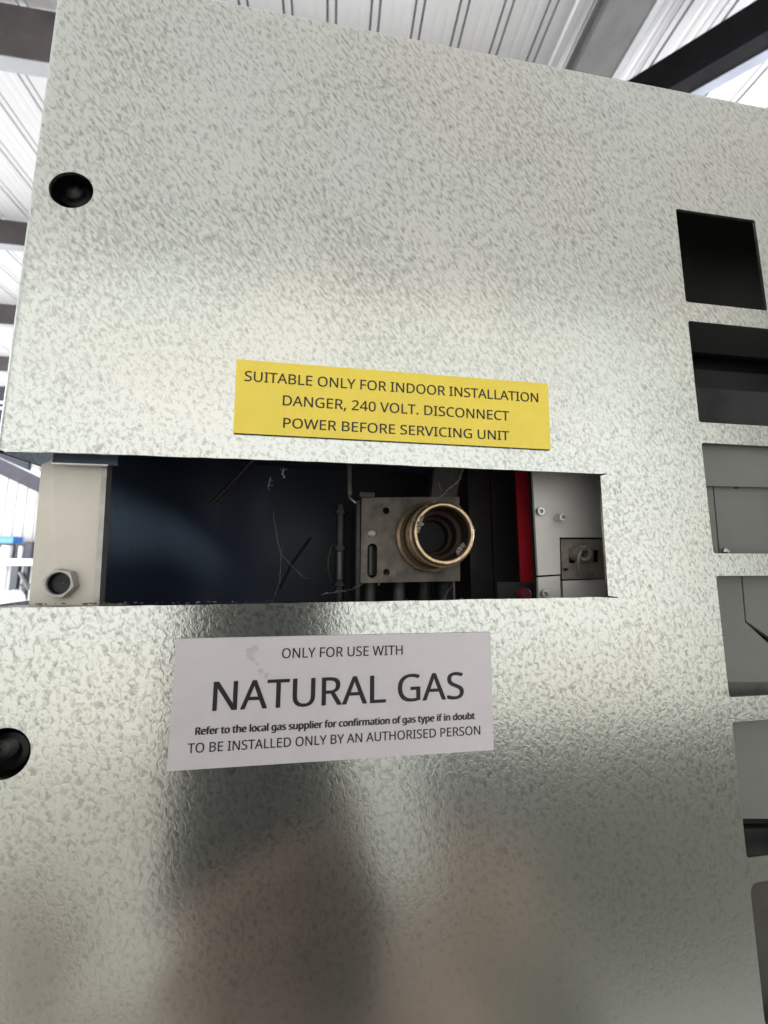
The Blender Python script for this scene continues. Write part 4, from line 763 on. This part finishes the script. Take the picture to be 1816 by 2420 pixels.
ch.append([('lp', None, 0), ('lth', wp(-.19, -.28, -0.035), .0105), ('lth2', wp(-.178, -.27, -0.015), .0085)])
for sx in (-1, 1):
    ch.append([pel, ('hip%d' % sx, wp(.27 + sx * .10, -.74, -.95), .085), ('kn%d' % sx, wp(.27 + sx * .11, -.60, -1.04), .058), ('an%d' % sx, wp(.27 + sx * .12, -.78, -1.29), .040), ('to%d' % sx, wp(.27 + sx * .13, -.62, -1.315), .034)])
for n_, u0, dx in (('index', -116, -6), ('middle', -134, -5), ('ring', -152, -6), ('little', -170, -12)):
    ch.append([pm, (n_ + '0', cf(6, u0 - 3, 4), .0105), (n_ + '1', cf(-8, u0 - 2, 9), .0092), (n_ + '2', cf(-30 - dx, u0 - 8, 9), .0086), (n_ + '3', cf(-52 - dx, u0 - 15, 7), .0080), (n_ + '4', cf(-66 - dx, u0 - 18, 1), .0070)])
ch.append([pm, ('t0', cf(12, -138, -24), .0125), ('t1', cf(8, -112, -27), .0105), ('t2', cf(-4, -90, -25), .0095), ('t3', cf(-14, -76, -23), .008)])
pers = thing('person', 'person in an olive shirt holding up the phone, mirrored dimly in the panel', 'person')
skin('body', ch, M['skin'], pers)
g_ = 1.16
def grow(c): return [(k, p, r * g_) for k, p, r in c]
skin('shirt', [grow([('pel', pel[1] + Vector((0, 0, -.02)), .150), ('wa', wp(.27, -.72, -.70), .138), che, ('nk', wp(.26, -.65, -.37), .075)]), grow([che, ('rs', wp(.44, -.66, -.42), .064), ('re', wp(.41, -.50, -.62), .052), ('rf', wp(.14, -.36, -.20), .044)]), grow([che, ('ls', wp(.10, -.66, -.42), .064), ('le', wp(.02, -.60, -.58), .052), ('lf', wp(-.30, -.45, -0.270), .044)])], M['sleeve'], pers)
skin('trousers', [grow([('pel', wp(.30, -.74, -.88), .140), ('h%d' % sx, wp(.27 + sx * .10, -.74, -.95), .088), ('k%d' % sx, wp(.27 + sx * .11, -.60, -1.04), .064), ('a%d' % sx, wp(.27 + sx * .12, -.77, -1.25), .054)]) for sx in (-1, 1)], M['bench_leg'], pers)
bm = bmesh.new(); bmesh.ops.create_uvsphere(bm, u_segments=20, v_segments=12, radius=1, matrix=Matrix.Translation(wp(.255, -.625, -.115)) @ Matrix.Diagonal((.092, .10, .085, 1))); obj('hair', bm, M['bench_leg'], pers, True)

# unseen dark cabinet added behind, on the right; it dims the lower right of the panel's reflection
t = thing('added_dark_cabinet', 'added dark olive drawer cabinet, unseen behind the camera on the right', 'cabinet')
bm = bmesh.new(); box(bm, (0.72, -1.75, 0.08), (2.6, -1.35, 0.80), 0.02); obj('added_carcass', bm, M['sleeve'], t)
for k in range(4):
    bm = bmesh.new(); box(bm, (0.76, -1.349, 0.11 + k * .17), (2.56, -1.33, 0.27 + k * .17), 0.008); d_ = obj('added_drawer', bm, M['sleeve'], t)
    bm = bmesh.new(); box(bm, (1.2, -1.329, 0.225 + k * .17), (2.1, -1.315, 0.245 + k * .17), 0.004); obj('added_handle', bm, M['zinc_dark'], d_)
for x in (0.8, 2.5):
    for y in (-1.68, -1.42):
        bm = bmesh.new(); box(bm, (x - .04, y - .04, 0), (x + .04, y + .04, 0.079)); obj('foot', bm, M['bench_leg'], t)
